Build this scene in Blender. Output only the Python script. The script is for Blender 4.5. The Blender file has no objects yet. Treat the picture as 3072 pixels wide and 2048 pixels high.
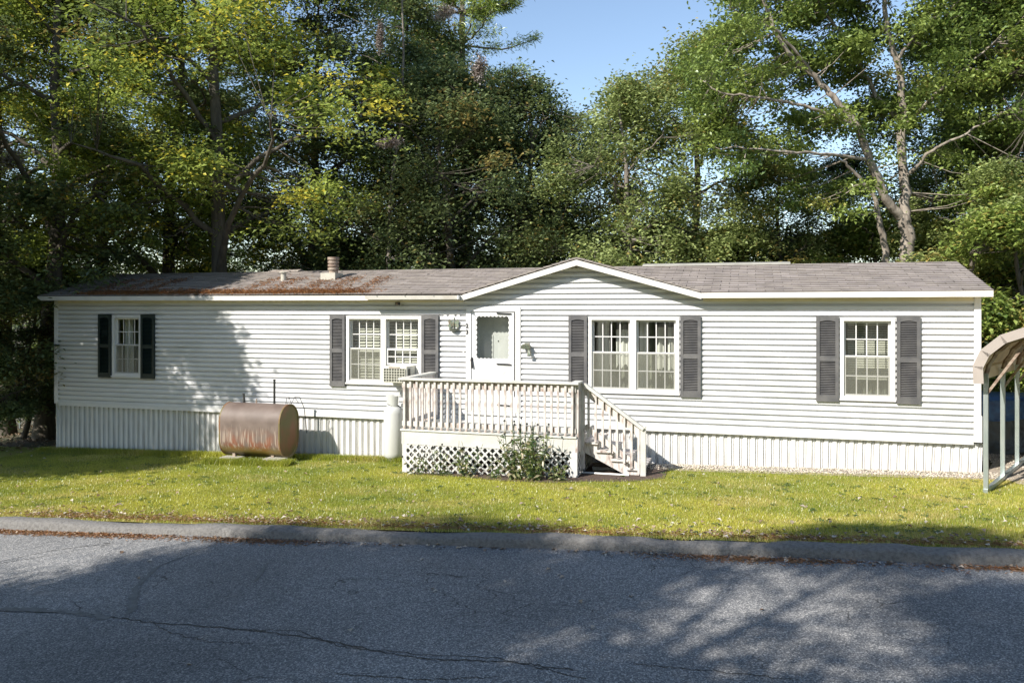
import bpy, math, random
import numpy as np
from mathutils import Vector, Matrix
rnd = random.Random(7)
RNG = np.random.default_rng(11)
sc = bpy.context.scene
COL = sc.collection

# ------------------------------------------------------------------ camera, sky, sun, exposure
CAMZ = 2.41
cam = bpy.data.objects.new('camera', bpy.data.cameras.new('camera')); COL.objects.link(cam)
cam.location = (0, 0, CAMZ); cam.rotation_euler = (math.radians(90), 0, 0)
cam.data.sensor_width = 36; cam.data.lens = 2400 / 3072 * 36
cam.data.shift_y = -99 / 3072
cam.data.clip_start = 0.1; cam.data.clip_end = 2000
sc.camera = cam
TH = math.radians(16.5); CT, ST = math.cos(TH), math.sin(TH)
SUN_A, SUN_B, SUN_C = 0.63, 1.0, -0.93            # sunlight in the house's own frame: right, into the wall, down
sdx, sdy = SUN_A * CT + SUN_B * ST, -SUN_A * ST + SUN_B * CT
sun_el = math.atan2(-SUN_C, math.hypot(sdx, sdy))
sun_az = math.atan2(-sdx, -sdy)
w = bpy.data.worlds.new('World'); sc.world = w; w.use_nodes = True
wn = w.node_tree.nodes; wl = w.node_tree.links
sky = wn.new('ShaderNodeTexSky'); sky.sky_type = 'NISHITA'; sky.sun_disc = False
sky.sun_elevation = sun_el; sky.sun_rotation = sun_az % (2 * math.pi)
sky.air_density = 1.0; sky.dust_density = 0.25; sky.ozone_density = 0.4
wn['Background'].inputs['Strength'].default_value = 0.125
wl.new(sky.outputs[0], wn['Background'].inputs['Color'])
sl = bpy.data.lights.new('sun', 'SUN'); so = bpy.data.objects.new('sun', sl); COL.objects.link(so)
sl.energy = 5.0; sl.angle = math.radians(0.53); sl.color = (1.0, 0.94, 0.86)
so.rotation_euler = Vector((-sdx, -sdy, -SUN_C)).to_track_quat('Z', 'Y').to_euler()
so.location = (-20, -20, 30)
sc.view_settings.view_transform = 'Standard'; sc.view_settings.look = 'None'
sc.view_settings.exposure = 0.76; sc.view_settings.gamma = 1.0
sc.cycles.max_bounces = 8; sc.cycles.transparent_max_bounces = 12
sc.cycles.diffuse_bounces = 4

# ------------------------------------------------------------------ frames
Z0 = CAMZ - 2.15                                   # height of the siding's lower edge
HM = Matrix.Translation((7.6, 13.1, Z0)) @ Matrix.Rotation(-TH, 4, 'Z')   # house frame: x along the front, y into the house


def gz(s, y):
    """ground height in the house frame; y<0 is in front of the house"""
    t = -y
    gf = -0.54 + 0.028 * min(max(s, -28), 4)
    kz = 0.04 + 0.05 * min(max(s, -22), 8)
    if t <= 0: return gf - 0.015 * min(-t, 30)
    if t < 6.5: return gf + (kz - gf) * (t / 6.5) ** 2.0
    return kz


def gz_np(s, y):
    t = -y
    gf = -0.54 + 0.028 * np.clip(s, -28, 4); kz = 0.04 + 0.05 * np.clip(s, -22, 8)
    u = np.clip(t / 6.5, 0, 1) ** 2.0
    return gf + (kz - gf) * u - 0.015 * np.clip(-t, 0, 30)


def to_local(X, Y):
    dx, dy = X - 7.6, Y - 13.1
    return dx * CT - dy * ST, dx * ST + dy * CT


# ------------------------------------------------------------------ materials
def mat(name, color, rough=0.6, var=0.0, vscale=6.0, bump=0.0, bscale=40.0, metal=0.0, color2=None, spec=0.5,
        stretch=(1, 1, 1), detail=6.0, lo=0.35, hi=0.65, attr=None):
    m = bpy.data.materials.new(name); m.use_nodes = True
    nt = m.node_tree; n = nt.nodes; l = nt.links; b = n['Principled BSDF']
    b.inputs['Roughness'].default_value = rough; b.inputs['Metallic'].default_value = metal
    b.inputs['Specular IOR Level'].default_value = spec
    tc = n.new('ShaderNodeTexCoord'); mp = n.new('ShaderNodeMapping'); mp.inputs['Scale'].default_value = stretch
    l.new(tc.outputs['Object'], mp.inputs[0])
    c2 = color2 if color2 else tuple(max(0, c * (1 - var)) for c in color)
    if var > 0 or color2:
        t = n.new('ShaderNodeTexNoise'); t.inputs['Scale'].default_value = vscale; t.inputs['Detail'].default_value = detail
        r = n.new('ShaderNodeMapRange'); r.inputs[1].default_value = lo; r.inputs[2].default_value = hi
        mx = n.new('ShaderNodeMix'); mx.data_type = 'RGBA'
        mx.inputs[6].default_value = (*color, 1); mx.inputs[7].default_value = (*c2, 1)
        l.new(mp.outputs[0], t.inputs[0]); l.new(t.outputs[0], r.inputs[0]); l.new(r.outputs[0], mx.inputs[0])
        out = mx.outputs[2]
    else:
        rgb = n.new('ShaderNodeRGB'); rgb.outputs[0].default_value = (*color, 1); out = rgb.outputs[0]
    if attr:
        a = n.new('ShaderNodeAttribute'); a.attribute_name = attr
        mm = n.new('ShaderNodeMix'); mm.data_type = 'RGBA'; mm.blend_type = 'MULTIPLY'; mm.inputs[0].default_value = 1
        l.new(out, mm.inputs[6]); l.new(a.outputs['Color'], mm.inputs[7]); out = mm.outputs[2]
    l.new(out, b.inputs['Base Color'])
    if bump > 0:
        t2 = n.new('ShaderNodeTexNoise'); t2.inputs['Scale'].default_value = bscale; t2.inputs['Detail'].default_value = 4
        bp = n.new('ShaderNodeBump'); bp.inputs['Strength'].default_value = bump; bp.inputs['Distance'].default_value = 0.02
        l.new(mp.outputs[0], t2.inputs[0]); l.new(t2.outputs[0], bp.inputs['Height']); l.new(bp.outputs[0], b.inputs['Normal'])
    return m


M = {}
M['siding'] = mat('white_vinyl', (0.62, 0.625, 0.63), 0.42, color2=(0.47, 0.485, 0.45), vscale=1.4, stretch=(0.6, 1, 1.6), lo=0.5, hi=0.85, bump=0.05, bscale=25)
M['skirt'] = mat('ribbed_skirt_vinyl', (0.63, 0.63, 0.62), 0.45, color2=(0.50, 0.475, 0.44), vscale=3, stretch=(3, 3, 0.6), lo=0.48, hi=0.75)
M['trim'] = mat('white_trim', (0.66, 0.655, 0.64), 0.4, var=0.06, vscale=8)
M['fascia'] = mat('weathered_fascia', (0.64, 0.62, 0.58), 0.5, color2=(0.50, 0.46, 0.40), vscale=2.2, lo=0.5, hi=0.8)
M['soffit'] = mat('cream_soffit', (0.66, 0.60, 0.44), 0.6, var=0.1)
M['shutter'] = mat('grey_shutter', (0.082, 0.082, 0.085), 0.55, color2=(0.125, 0.122, 0.12), vscale=5)
M['green_shutter'] = mat('dark_green_shutter', (0.005, 0.018, 0.016), 0.5, var=0.2)
M['deckpaint'] = mat('peeling_deck_paint', (0.56, 0.525, 0.495), 0.75, color2=(0.27, 0.20, 0.17), vscale=16, stretch=(1, 1, 0.3), lo=0.50, hi=0.68, bump=0.15, bscale=60)
M['rimpaint'] = mat('pale_rim_paint', (0.54, 0.54, 0.50), 0.7, color2=(0.46, 0.43, 0.39), vscale=5, lo=0.4, hi=0.8)
M['deckboard'] = mat('deck_board_paint', (0.55, 0.56, 0.52), 0.7, color2=(0.40, 0.38, 0.34), vscale=7, lo=0.45, hi=0.75)
M['lattice'] = mat('white_lattice', (0.60, 0.595, 0.57), 0.5, var=0.12, vscale=8)
M['black'] = mat('black_metal', (0.02, 0.02, 0.022), 0.4)
M['steel'] = mat('galvanised_steel', (0.46, 0.50, 0.50), 0.36, metal=0.7, color2=(0.36, 0.42, 0.42), vscale=14, stretch=(1, 1, 0.2))
M['tin'] = mat('tan_roof_sheet', (0.36, 0.315, 0.28), 0.45, metal=0.0, var=0.12, vscale=3)
M['tin_under'] = mat('tan_sheet_underside', (0.60, 0.50, 0.32), 0.4, var=0.15, vscale=3)
M['lp'] = mat('white_cylinder_paint', (0.50, 0.51, 0.49), 0.35, color2=(0.43, 0.43, 0.40), vscale=3, stretch=(1, 1, 0.3), lo=0.5, hi=0.8)
M['curtain'] = mat('white_curtain', (0.72, 0.71, 0.66), 0.8)
M['blind'] = mat('cream_blind', (0.50, 0.49, 0.42), 0.6)
M['tone_sheet'] = mat('added_grey_tone_sheet', (0.20, 0.21, 0.165), 0.9, var=.15, vscale=3, stretch=(4, 1, .3))  # for sheets added behind panes; colour stands in for their grey-green reflected haze
M['tone_sheet_dark'] = mat('added_dim_tone_sheet', (0.07, 0.085, 0.075), 0.9)  # darker added sheet, sets the tone seen through the left window
M['room'] = mat('room_walls', (0.62, 0.58, 0.48), 0.8)
M['dark'] = mat('dark_void', (0.03, 0.03, 0.028), 0.8)
M['block'] = mat('concrete_block', (0.42, 0.40, 0.36), 0.85, var=0.25, vscale=20)
M['stack'] = mat('rusty_stack', (0.34, 0.28, 0.22), 0.6, color2=(0.16, 0.10, 0.07), vscale=6, stretch=(1, 1, 3))
M['flash'] = mat('pale_flashing', (0.46, 0.44, 0.37), 0.5, var=0.15)
M['tarp_blue'] = mat('blue_tarp', (0.015, 0.05, 0.14), 0.4, color2=(0.03, 0.10, 0.22), vscale=9, bump=0.5, bscale=14)
M['tarp_black'] = mat('black_plastic_sheet', (0.035, 0.038, 0.042), 0.28, var=0.3, bump=0.8, bscale=9)
M['bark'] = mat('dark_bark', (0.060, 0.050, 0.038), 0.9, color2=(0.11, 0.095, 0.072), vscale=5, stretch=(2, 2, 0.4), bump=0.6, bscale=14)
M['oakbark'] = mat('pale_bark', (0.34, 0.295, 0.24), 0.9, color2=(0.15, 0.125, 0.10), vscale=4, stretch=(2, 2, 0.5), bump=0.6, bscale=12)
M['greybark'] = mat('grey_bark', (0.24, 0.21, 0.18), 0.9, color2=(0.12, 0.10, 0.08), vscale=4, stretch=(2, 2, 0.5))
M['gravel'] = mat('gravel_stone', (0.36, 0.33, 0.29), 0.85, attr='Col')
M['plate'] = mat('white_enamel', (0.66, 0.66, 0.65), 0.3)
M['ornament'] = mat('copper_verdigris', (0.16, 0.13, 0.09), 0.5, color2=(0.14, 0.20, 0.15), vscale=30)
M['rubber'] = mat('hose', (0.05, 0.07, 0.05), 0.5)
M['mulch'] = mat('mulch_soil', (0.10, 0.065, 0.045), 0.95, color2=(0.05, 0.035, 0.028), vscale=18, bump=0.8, bscale=50)
M['nest'] = mat('brown_silk_nest', (0.30, 0.24, 0.20), 0.9, color2=(0.16, 0.12, 0.10), vscale=8, bump=0.7, bscale=16)
M['acgrey'] = mat('beige_ac_plastic', (0.68, 0.67, 0.58), 0.5, var=0.05)
M['acgrille'] = mat('ac_coil_fins', (0.07, 0.075, 0.055), 0.5)
M['ridge'] = mat('weathered_ridge_cap', (0.36, 0.35, 0.31), 0.5, var=0.2)
M['wire'] = mat('cable', (0.45, 0.45, 0.45), 0.5)


def glass_mat():
    m = bpy.data.materials.new('window_glass'); m.use_nodes = True
    nt = m.node_tree; n = nt.nodes; l = nt.links; n.clear()
    o = n.new('ShaderNodeOutputMaterial'); mx = n.new('ShaderNodeMixShader')
    t = n.new('ShaderNodeBsdfTransparent'); t.inputs[0].default_value = (0.90, 0.93, 0.90, 1)
    g = n.new('ShaderNodeBsdfGlossy'); g.inputs['Roughness'].default_value = 0.02
    lw = n.new('ShaderNodeLayerWeight'); lw.inputs[0].default_value = 0.5
    pw = n.new('ShaderNodeMath'); pw.operation = 'POWER'; pw.inputs[1].default_value = 4; l.new(lw.outputs['Facing'], pw.inputs[0])
    f = n.new('ShaderNodeMath'); f.operation = 'MULTIPLY_ADD'; f.inputs[1].default_value = 0.8; f.inputs[2].default_value = 0.16; l.new(pw.outputs[0], f.inputs[0])
    tc = n.new('ShaderNodeTexCoord'); ns = n.new('ShaderNodeTexNoise'); ns.inputs['Scale'].default_value = 1.4
    bp = n.new('ShaderNodeBump'); bp.inputs['Strength'].default_value = 0.06
    l.new(tc.outputs['Object'], ns.inputs[0]); l.new(ns.outputs[0], bp.inputs['Height']); l.new(bp.outputs[0], g.inputs['Normal'])
    l.new(f.outputs[0], mx.inputs[0]); l.new(t.outputs[0], mx.inputs[1]); l.new(g.outputs[0], mx.inputs[2]); l.new(mx.outputs[0], o.inputs[0])
    return m


def screen_mat():
    m = bpy.data.materials.new('insect_screen'); m.use_nodes = True
    nt = m.node_tree; n = nt.nodes; l = nt.links; n.clear()
    o = n.new('ShaderNodeOutputMaterial'); mx = n.new('ShaderNodeMixShader'); mx.inputs[0].default_value = 0.36
    t = n.new('ShaderNodeBsdfTransparent'); d = n.new('ShaderNodeBsdfDiffuse'); d.inputs[0].default_value = (0.26, 0.26, 0.21, 1)
    l.new(t.outputs[0], mx.inputs[1]); l.new(d.outputs[0], mx.inputs[2]); l.new(mx.outputs[0], o.inputs[0])
    return m


M['glass'] = glass_mat(); M['screen'] = screen_mat()


def leaf_mat(name, c1, c2, c3, trans=0.38, gloss=0.07):
    """Col.r picks between two greens, Col.g turns a leaf to its autumn colour"""
    m = bpy.data.materials.new(name); m.use_nodes = True
    nt = m.node_tree; n = nt.nodes; l = nt.links; n.clear()
    o = n.new('ShaderNodeOutputMaterial'); a = n.new('ShaderNodeAttribute'); a.attribute_name = 'Col'
    sp = n.new('ShaderNodeSeparateColor'); l.new(a.outputs['Color'], sp.inputs[0])
    m1 = n.new('ShaderNodeMix'); m1.data_type = 'RGBA'; m1.inputs[6].default_value = (*c1, 1); m1.inputs[7].default_value = (*c2, 1)
    m2 = n.new('ShaderNodeMix'); m2.data_type = 'RGBA'; m2.inputs[7].default_value = (*c3, 1)
    l.new(sp.outputs[0], m1.inputs[0]); l.new(m1.outputs[2], m2.inputs[6]); l.new(sp.outputs[1], m2.inputs[0])
    d = n.new('ShaderNodeBsdfDiffuse'); t = n.new('ShaderNodeBsdfTranslucent'); g = n.new('ShaderNodeBsdfGlossy')
    g.inputs['Roughness'].default_value = 0.38; g.inputs[0].default_value = (0.9, 0.95, 1, 1)
    ad = n.new('ShaderNodeMixShader'); ad.inputs[0].default_value = trans
    ag = n.new('ShaderNodeMixShader'); ag.inputs[0].default_value = gloss
    for s_ in (d, t): l.new(m2.outputs[2], s_.inputs[0])
    l.new(d.outputs[0], ad.inputs[1]); l.new(t.outputs[0], ad.inputs[2])
    l.new(ad.outputs[0], ag.inputs[1]); l.new(g.outputs[0], ag.inputs[2]); l.new(ag.outputs[0], o.inputs[0])
    return m


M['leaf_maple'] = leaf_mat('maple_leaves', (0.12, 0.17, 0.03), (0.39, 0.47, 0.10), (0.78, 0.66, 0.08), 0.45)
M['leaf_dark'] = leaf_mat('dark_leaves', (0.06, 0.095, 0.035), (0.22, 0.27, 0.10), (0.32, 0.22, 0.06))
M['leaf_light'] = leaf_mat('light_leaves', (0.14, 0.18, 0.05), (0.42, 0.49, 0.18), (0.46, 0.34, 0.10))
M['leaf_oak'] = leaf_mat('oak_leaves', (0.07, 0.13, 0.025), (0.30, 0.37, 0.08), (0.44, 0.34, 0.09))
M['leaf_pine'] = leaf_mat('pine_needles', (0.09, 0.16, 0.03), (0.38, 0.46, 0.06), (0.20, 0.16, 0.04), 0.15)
M['leaf_plant'] = leaf_mat('plant_leaves', (0.06, 0.12, 0.03), (0.26, 0.29, 0.09), (0.46, 0.38, 0.24))
M['grass'] = leaf_mat('grass_blades', (0.21, 0.26, 0.024), (0.46, 0.455, 0.055), (0.58, 0.46, 0.19), 0.35, 0.05)
M['nestleaf'] = leaf_mat('silk_wrapped_dead_leaves', (0.13, 0.095, 0.075), (0.32, 0.26, 0.22), (0.42, 0.36, 0.32), 0.2)
M['litter'] = leaf_mat('dry_leaves', (0.16, 0.095, 0.055), (0.40, 0.30, 0.20), (0.55, 0.50, 0.42), 0.15)
M['needles'] = leaf_mat('dry_needles', (0.24, 0.095, 0.035), (0.50, 0.25, 0.10), (0.30, 0.20, 0.09), 0.1)


# ------------------------------------------------------------------ mesh builders
class MB:
    def __init__(self): self.v = []; self.f = []

    def poly(self, pts):
        b = len(self.v); self.v += [tuple(p) for p in pts]; self.f.append(tuple(range(b, b + len(pts)))); return self

    def box(self, x0, x1, y0, y1, z0, z1):
        b = len(self.v)
        self.v += [(x0, y0, z0), (x1, y0, z0), (x1, y1, z0), (x0, y1, z0), (x0, y0, z1), (x1, y0, z1), (x1, y1, z1), (x0, y1, z1)]
        for q in ((3, 2, 1, 0), (4, 5, 6, 7), (0, 1, 5, 4), (1, 2, 6, 5), (2, 3, 7, 6), (3, 0, 4, 7)):
            self.f.append(tuple(b + i for i in q))
        return self

    def beam(self, a, c, wid, dep, up=(0, 0, 1)):
        """rectangular bar from a to c; wid across (perpendicular to 'up'), dep along 'up'"""
        a = Vector(a); c = Vector(c); d = (c - a).normalized(); u = Vector(up)
        sd = d.cross(u)
        if sd.length < 1e-4: sd = d.cross(Vector((0, 1, 0)))
        sd.normalize(); u = sd.cross(d).normalized(); b = len(self.v)
        for p in (a, c):
            for i, j in ((-1, -1), (1, -1), (1, 1), (-1, 1)):
                self.v.append(tuple(p + sd * (i * wid / 2) + u * (j * dep / 2)))
        for q in ((3, 2, 1, 0), (4, 5, 6, 7), (0, 1, 5, 4), (1, 2, 6, 5), (2, 3, 7, 6), (3, 0, 4, 7)):
            self.f.append(tuple(b + i for i in q))
        return self

    def prism(self, prof, x0, x1, axis='x'):
        """closed profile of (a,b) pairs extruded along an axis"""
        b = len(self.v); k = len(prof)
        for x in (x0, x1):
            for p, q in prof:
                self.v.append((x, p, q) if axis == 'x' else ((p, x, q) if axis == 'y' else (p, q, x)))
        for i in range(k):
            j = (i + 1) % k; self.f.append((b + i, b + j, b + k + j, b + k + i))
        self.f.append(tuple(b + i for i in reversed(range(k)))); self.f.append(tuple(b + k + i for i in range(k)))
        return self

    def tube(self, pts, rad, n=8, caps=True):
        pts = [Vector(p) for p in pts]; b = len(self.v)
        if not isinstance(rad, (list, tuple)): rad = [rad] * len(pts)
        for i, p in enumerate(pts):
            d = (pts[min(i + 1, len(pts) - 1)] - pts[max(i - 1, 0)]).normalized()
            ref = Vector((0, 0, 1)) if abs(d.z) < 0.9 else Vector((1, 0, 0))
            u = d.cross(ref).normalized(); v = d.cross(u)
            for k in range(n):
                a = 2 * math.pi * k / n
                self.v.append(tuple(p + (u * math.cos(a) + v * math.sin(a)) * rad[i]))
        for i in range(len(pts) - 1):
            for k in range(n):
                k2 = (k + 1) % n
                self.f.append((b + i * n + k, b + i * n + k2, b + (i + 1) * n + k2, b + (i + 1) * n + k))
        if caps:
            self.f.append(tuple(b + k for k in reversed(range(n))))
            e = b + (len(pts) - 1) * n; self.f.append(tuple(e + k for k in range(n)))
        return self

    def lathe(self, cx, cy, prof, n=24):
        b = len(self.v)
        for r, z in prof:
            for k in range(n):
                a = 2 * math.pi * k / n; self.v.append((cx + r * math.cos(a), cy + r * math.sin(a), z))
        for i in range(len(prof) - 1):
            for k in range(n):
                k2 = (k + 1) % n
                self.f.append((b + i * n + k, b + i * n + k2, b + (i + 1) * n + k2, b + (i + 1) * n + k))
        self.f.append(tuple(b + k for k in reversed(range(n))))
        e = b + (len(prof) - 1) * n; self.f.append(tuple(e + k for k in range(n)))
        return self

    def mesh(self, name, m, smooth=False, off=(0, 0, 0)):
        me = bpy.data.meshes.new(name)
        me.from_pydata([(x - off[0], y - off[1], z - off[2]) for x, y, z in self.v], [], self.f)
        me.validate(); me.materials.append(m)
        if smooth: me.polygons.foreach_set('use_smooth', [True] * len(me.polygons))
        me.update(); return me


def np_mesh(name, V, F, m, col=None, smooth=False):
    """V (n,3), F (k,3|4) numpy; col (n,3) point colours"""
    me = bpy.data.meshes.new(name); k = F.shape[1]
    me.vertices.add(len(V)); me.vertices.foreach_set('co', V.astype(np.float32).ravel())
    me.loops.add(F.size); me.loops.foreach_set('vertex_index', F.astype(np.int32).ravel())
    me.polygons.add(len(F)); me.polygons.foreach_set('loop_start', np.arange(0, F.size, k, dtype=np.int32))
    me.polygons.foreach_set('loop_total', np.full(len(F), k, dtype=np.int32))
    if smooth: me.polygons.foreach_set('use_smooth', np.ones(len(F), bool))
    me.update(calc_edges=True)
    if col is not None:
        a = me.color_attributes.new('Col', 'FLOAT_COLOR', 'POINT')
        c4 = np.ones((len(V), 4), np.float32); c4[:, :3] = col; a.data.foreach_set('color', c4.ravel())
    me.materials.append(m); return me


def link(name, me, parent=None, label=None, cat=None, group=None, kind=None, mw=None):
    o = bpy.data.objects.new(name, me); COL.objects.link(o)
    if parent: o.parent = parent
    if mw is not None: o.matrix_world = mw
    if label: o['label'] = label
    if cat: o['category'] = cat
    if group: o['group'] = group
    if kind: o['kind'] = kind
    return o


class Thing:
    """an Empty at a spot in the house frame; parts are given in house coordinates"""
    def __init__(self, name, label, cat, pos, group=None):
        self.p = pos
        self.root = link(name, None, None, label, cat, group, None, HM @ Matrix.Translation(pos))

    def part(self, name, mb, m, parent=None, label=None, kind=None, smooth=False):
        me = mb if isinstance(mb, bpy.types.Mesh) else mb.mesh(name, m, smooth, self.p)
        return link(name, me, parent or self.root, label, None, None, kind)


def struct(name, me, kind='structure'):
    return link(name, me, None, kind=kind, mw=HM)


# ------------------------------------------------------------------ ground, road, kerb
def grid_mesh(name, ss, ts, zf, m):
    S, T = np.meshgrid(np.array(ss, float), np.array(ts, float), indexing='ij')
    V = np.stack([S.ravel(), -T.ravel(), zf(S, -T).ravel()], 1)
    a, b = S.shape; i, j = np.meshgrid(np.arange(a - 1), np.arange(b - 1), indexing='ij'); q = (i * b + j).ravel()
    F = np.stack([q, q + 1, q + b + 1, q + b], 1)[:, ::-1]
    return np_mesh(name, V, F, m, smooth=True)


def wav(s, k=0.0):
    return 0.10 * np.sin(s * 0.9 + k) + 0.06 * np.sin(s * 2.3 + 1.3 + k) + 0.03 * np.sin(s * 5.1 + k)


soil = mat('forest_floor', (0.095, 0.068, 0.042), 0.95, color2=(0.055, 0.06, 0.025), vscale=1.2, bump=0.8, bscale=14)
ss = np.concatenate([np.linspace(-400, -40, 10), np.linspace(-32, 16, 60), np.linspace(24, 400, 10)])
ts = np.concatenate([np.linspace(-600, -60, 9), np.linspace(-40, 22, 80), np.linspace(30, 300, 8)])
def zg(S, Y):
    z = gz_np(S, Y) - 0.03
    t = -Y
    z = np.where((t > 6.3) & (t < 14.6), z - 0.2, z)
    return z
struct('ground', grid_mesh('ground', ss, ts, zg, soil))

lawn_m = mat('turf', (0.16, 0.19, 0.02), 0.95, color2=(0.26, 0.22, 0.045), vscale=0.7, bump=0.5, bscale=60, lo=0.4, hi=0.65)
def lawn_edge(s):       # rear border of the lawn
    return np.where(s < -5.2, np.where(s < -19.0, -0.4 + wav(s), -0.35), 0.42 + 0.35 * wav(s) + 0.08 * (s + 5.2) * 0.4)
S_ = np.linspace(-27, 1.9, 120); U_ = np.linspace(0, 1, 26)
SS, UU = np.meshgrid(S_, U_, indexing='ij'); T0 = lawn_edge(SS); T1 = 6.52
TT = T0 + (T1 - T0) * UU
right_cut = np.where(SS > 0.6, (SS - 0.6) * 1.9, 0); TT = np.maximum(TT, np.minimum(right_cut + 0.3, 6.5) * (SS > 0.6))
VV = np.stack([SS.ravel(), -TT.ravel(), gz_np(SS, -TT).ravel() + 0.004], 1)
a_, b_ = SS.shape; i_, j_ = np.meshgrid(np.arange(a_ - 1), np.arange(b_ - 1), indexing='ij'); q_ = (i_ * b_ + j_).ravel()
struct('lawn', np_mesh('lawn', VV, np.stack([q_, q_ + b_, q_ + b_ + 1, q_ + 1], 1), lawn_m, smooth=True))


def asphalt():
    m = bpy.data.materials.new('worn_asphalt'); m.use_nodes = True
    nt = m.node_tree; n = nt.nodes; l = nt.links; b = n['Principled BSDF']; b.inputs['Roughness'].default_value = 0.86
    tc = n.new('ShaderNodeTexCoord')
    v = n.new('ShaderNodeTexVoronoi'); v.inputs['Scale'].default_value = 105; l.new(tc.outputs['Object'], v.inputs[0])
    r = n.new('ShaderNodeValToRGB'); e = r.color_ramp.elements
    e[0].color = (0.085, 0.088, 0.092, 1); e[0].position = 0.15; e[1].color = (0.50, 0.48, 0.45, 1); e[1].position = 0.95
    e2 = r.color_ramp.elements.new(0.62); e2.color = (0.205, 0.206, 0.206, 1)
    l.new(v.outputs['Color'], r.inputs[0])
    big = n.new('ShaderNodeTexNoise'); big.inputs['Scale'].default_value = 0.55; big.inputs['Detail'].default_value = 5
    l.new(tc.outputs['Object'], big.inputs[0])
    mr = n.new('ShaderNodeMapRange'); mr.inputs[1].default_value = 0.3; mr.inputs[2].default_value = 0.7
    mr.inputs[3].default_value = 0.72; mr.inputs[4].default_value = 1.15; l.new(big.outputs[0], mr.inputs[0])
    mx = n.new('ShaderNodeMix'); mx.data_type = 'RGBA'; mx.blend_type = 'MULTIPLY'; mx.inputs[0].default_value = 1
    l.new(r.outputs[0], mx.inputs[6]); l.new(mr.outputs[0], mx.inputs[7])
    # crazing: fine cracks where the surface is worn
    v2 = n.new('ShaderNodeTexVoronoi'); v2.feature = 'DISTANCE_TO_EDGE'; v2.inputs['Scale'].default_value = 3.2
    mp = n.new('ShaderNodeMapping'); mp.inputs['Scale'].default_value = (0.55, 1.3, 1); l.new(tc.outputs['Object'], mp.inputs[0])
    n3 = n.new('ShaderNodeTexNoise'); n3.inputs['Scale'].default_value = 5; l.new(mp.outputs[0], n3.inputs[0])
    ma = n.new('ShaderNodeMix'); ma.data_type = 'RGBA'; ma.inputs[0].default_value = 0.12; l.new(mp.outputs[0], ma.inputs[6]); l.new(n3.outputs[1], ma.inputs[7])
    l.new(ma.outputs[2], v2.inputs[0])
    cr = n.new('ShaderNodeMapRange'); cr.inputs[1].default_value = 0.0; cr.inputs[2].default_value = 0.014; l.new(v2.outputs['Distance'], cr.inputs[0])
    mk = n.new('ShaderNodeTexNoise'); mk.inputs['Scale'].default_value = 0.8; l.new(tc.outputs['Object'], mk.inputs[0])
    mkr = n.new('ShaderNodeMapRange'); mkr.inputs[1].default_value = 0.54; mkr.inputs[2].default_value = 0.62; l.new(mk.outputs[0], mkr.inputs[0])
    inv = n.new('ShaderNodeMath'); inv.operation = 'SUBTRACT'; inv.inputs[0].default_value = 1; l.new(cr.outputs[0], inv.inputs[1])
    mul = n.new('ShaderNodeMath'); mul.operation = 'MULTIPLY'; l.new(inv.outputs[0], mul.inputs[0]); l.new(mkr.outputs[0], mul.inputs[1])
    mx2 = n.new('ShaderNodeMix'); mx2.data_type = 'RGBA'; mx2.inputs[7].default_value = (0.03, 0.028, 0.026, 1)
    l.new(mul.outputs[0], mx2.inputs[0]); l.new(mx.outputs[2], mx2.inputs[6]); l.new(mx2.outputs[2], b.inputs['Base Color'])
    bp = n.new('ShaderNodeBump'); bp.inputs['Strength'].default_value = 0.7; bp.inputs['Distance'].default_value = 0.006
    l.new(v.outputs['Distance'], bp.inputs['Height']); l.new(bp.outputs[0], b.inputs['Normal'])
    return m


M['asphalt'] = asphalt()
M['kerb'] = mat('kerb_asphalt', (0.185, 0.178, 0.168), 0.9, color2=(0.12, 0.115, 0.108), vscale=30, lo=.42, hi=.66, bump=0.8, bscale=70)
def zr(S, Y):
    return 0.04 + 0.05 * np.clip(S, -22, 8) - 0.085 + 0.012 * np.sin(S * 1.1) * np.sin(Y * 0.9) - 0.0
road = struct('road', grid_mesh('road', np.linspace(-60, 40, 160), np.linspace(6.6, 14.2, 30), zr, M['asphalt']))
# kerb: a low rolled asphalt berm
prof = [(6.44, -0.10), (6.47, -0.01), (6.51, 0.008), (6.60, 0.010), (6.68, 0.0), (6.705, -0.02), (6.715, -0.06), (6.73, -0.10)]
sk = np.linspace(-60, 40, 420)
def kerb_mesh(flip):
    V = []; F = []
    for i, s in enumerate(sk):
        wob = 0.018 * math.sin(s * 2.7) + 0.012 * math.sin(s * 6.1 + 1); dz = 0.010 * math.sin(s * 1.9) + 0.006 * math.sin(s * 7.7) + 0.006 * math.sin(s * 23.0 + 2 * math.sin(s * 5)) - 0.012 * max(0, math.sin(s * .83 + 1.1)) ** 24
        for t, z in prof:
            tt = (t + wob) if not flip else 20.72 - t + wob
            V.append((s, -tt, 0.04 + 0.05 * min(max(s, -22), 8) + z + dz))
    k = len(prof)
    for i in range(len(sk) - 1):
        for j in range(k - 1): F.append((i * k + j, i * k + j + 1, (i + 1) * k + j + 1, (i + 1) * k + j))
    V = np.array(V); F = np.array(F)
    if flip: F = F[:, ::-1]
    return np_mesh('kerb', V, F, M['kerb'], smooth=True)
struct('kerb', kerb_mesh(False))
struct('kerb', kerb_mesh(True))
verge_m = mat('far_verge', (0.07, 0.085, 0.025), 0.95, color2=(0.10, 0.07, 0.04), vscale=1.5)
struct('verge', grid_mesh('verge', np.linspace(-60, 40, 60), np.linspace(14.35, 40, 20), lambda S, Y: 0.04 + 0.05 * np.clip(S, -22, 8), verge_m))

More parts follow.
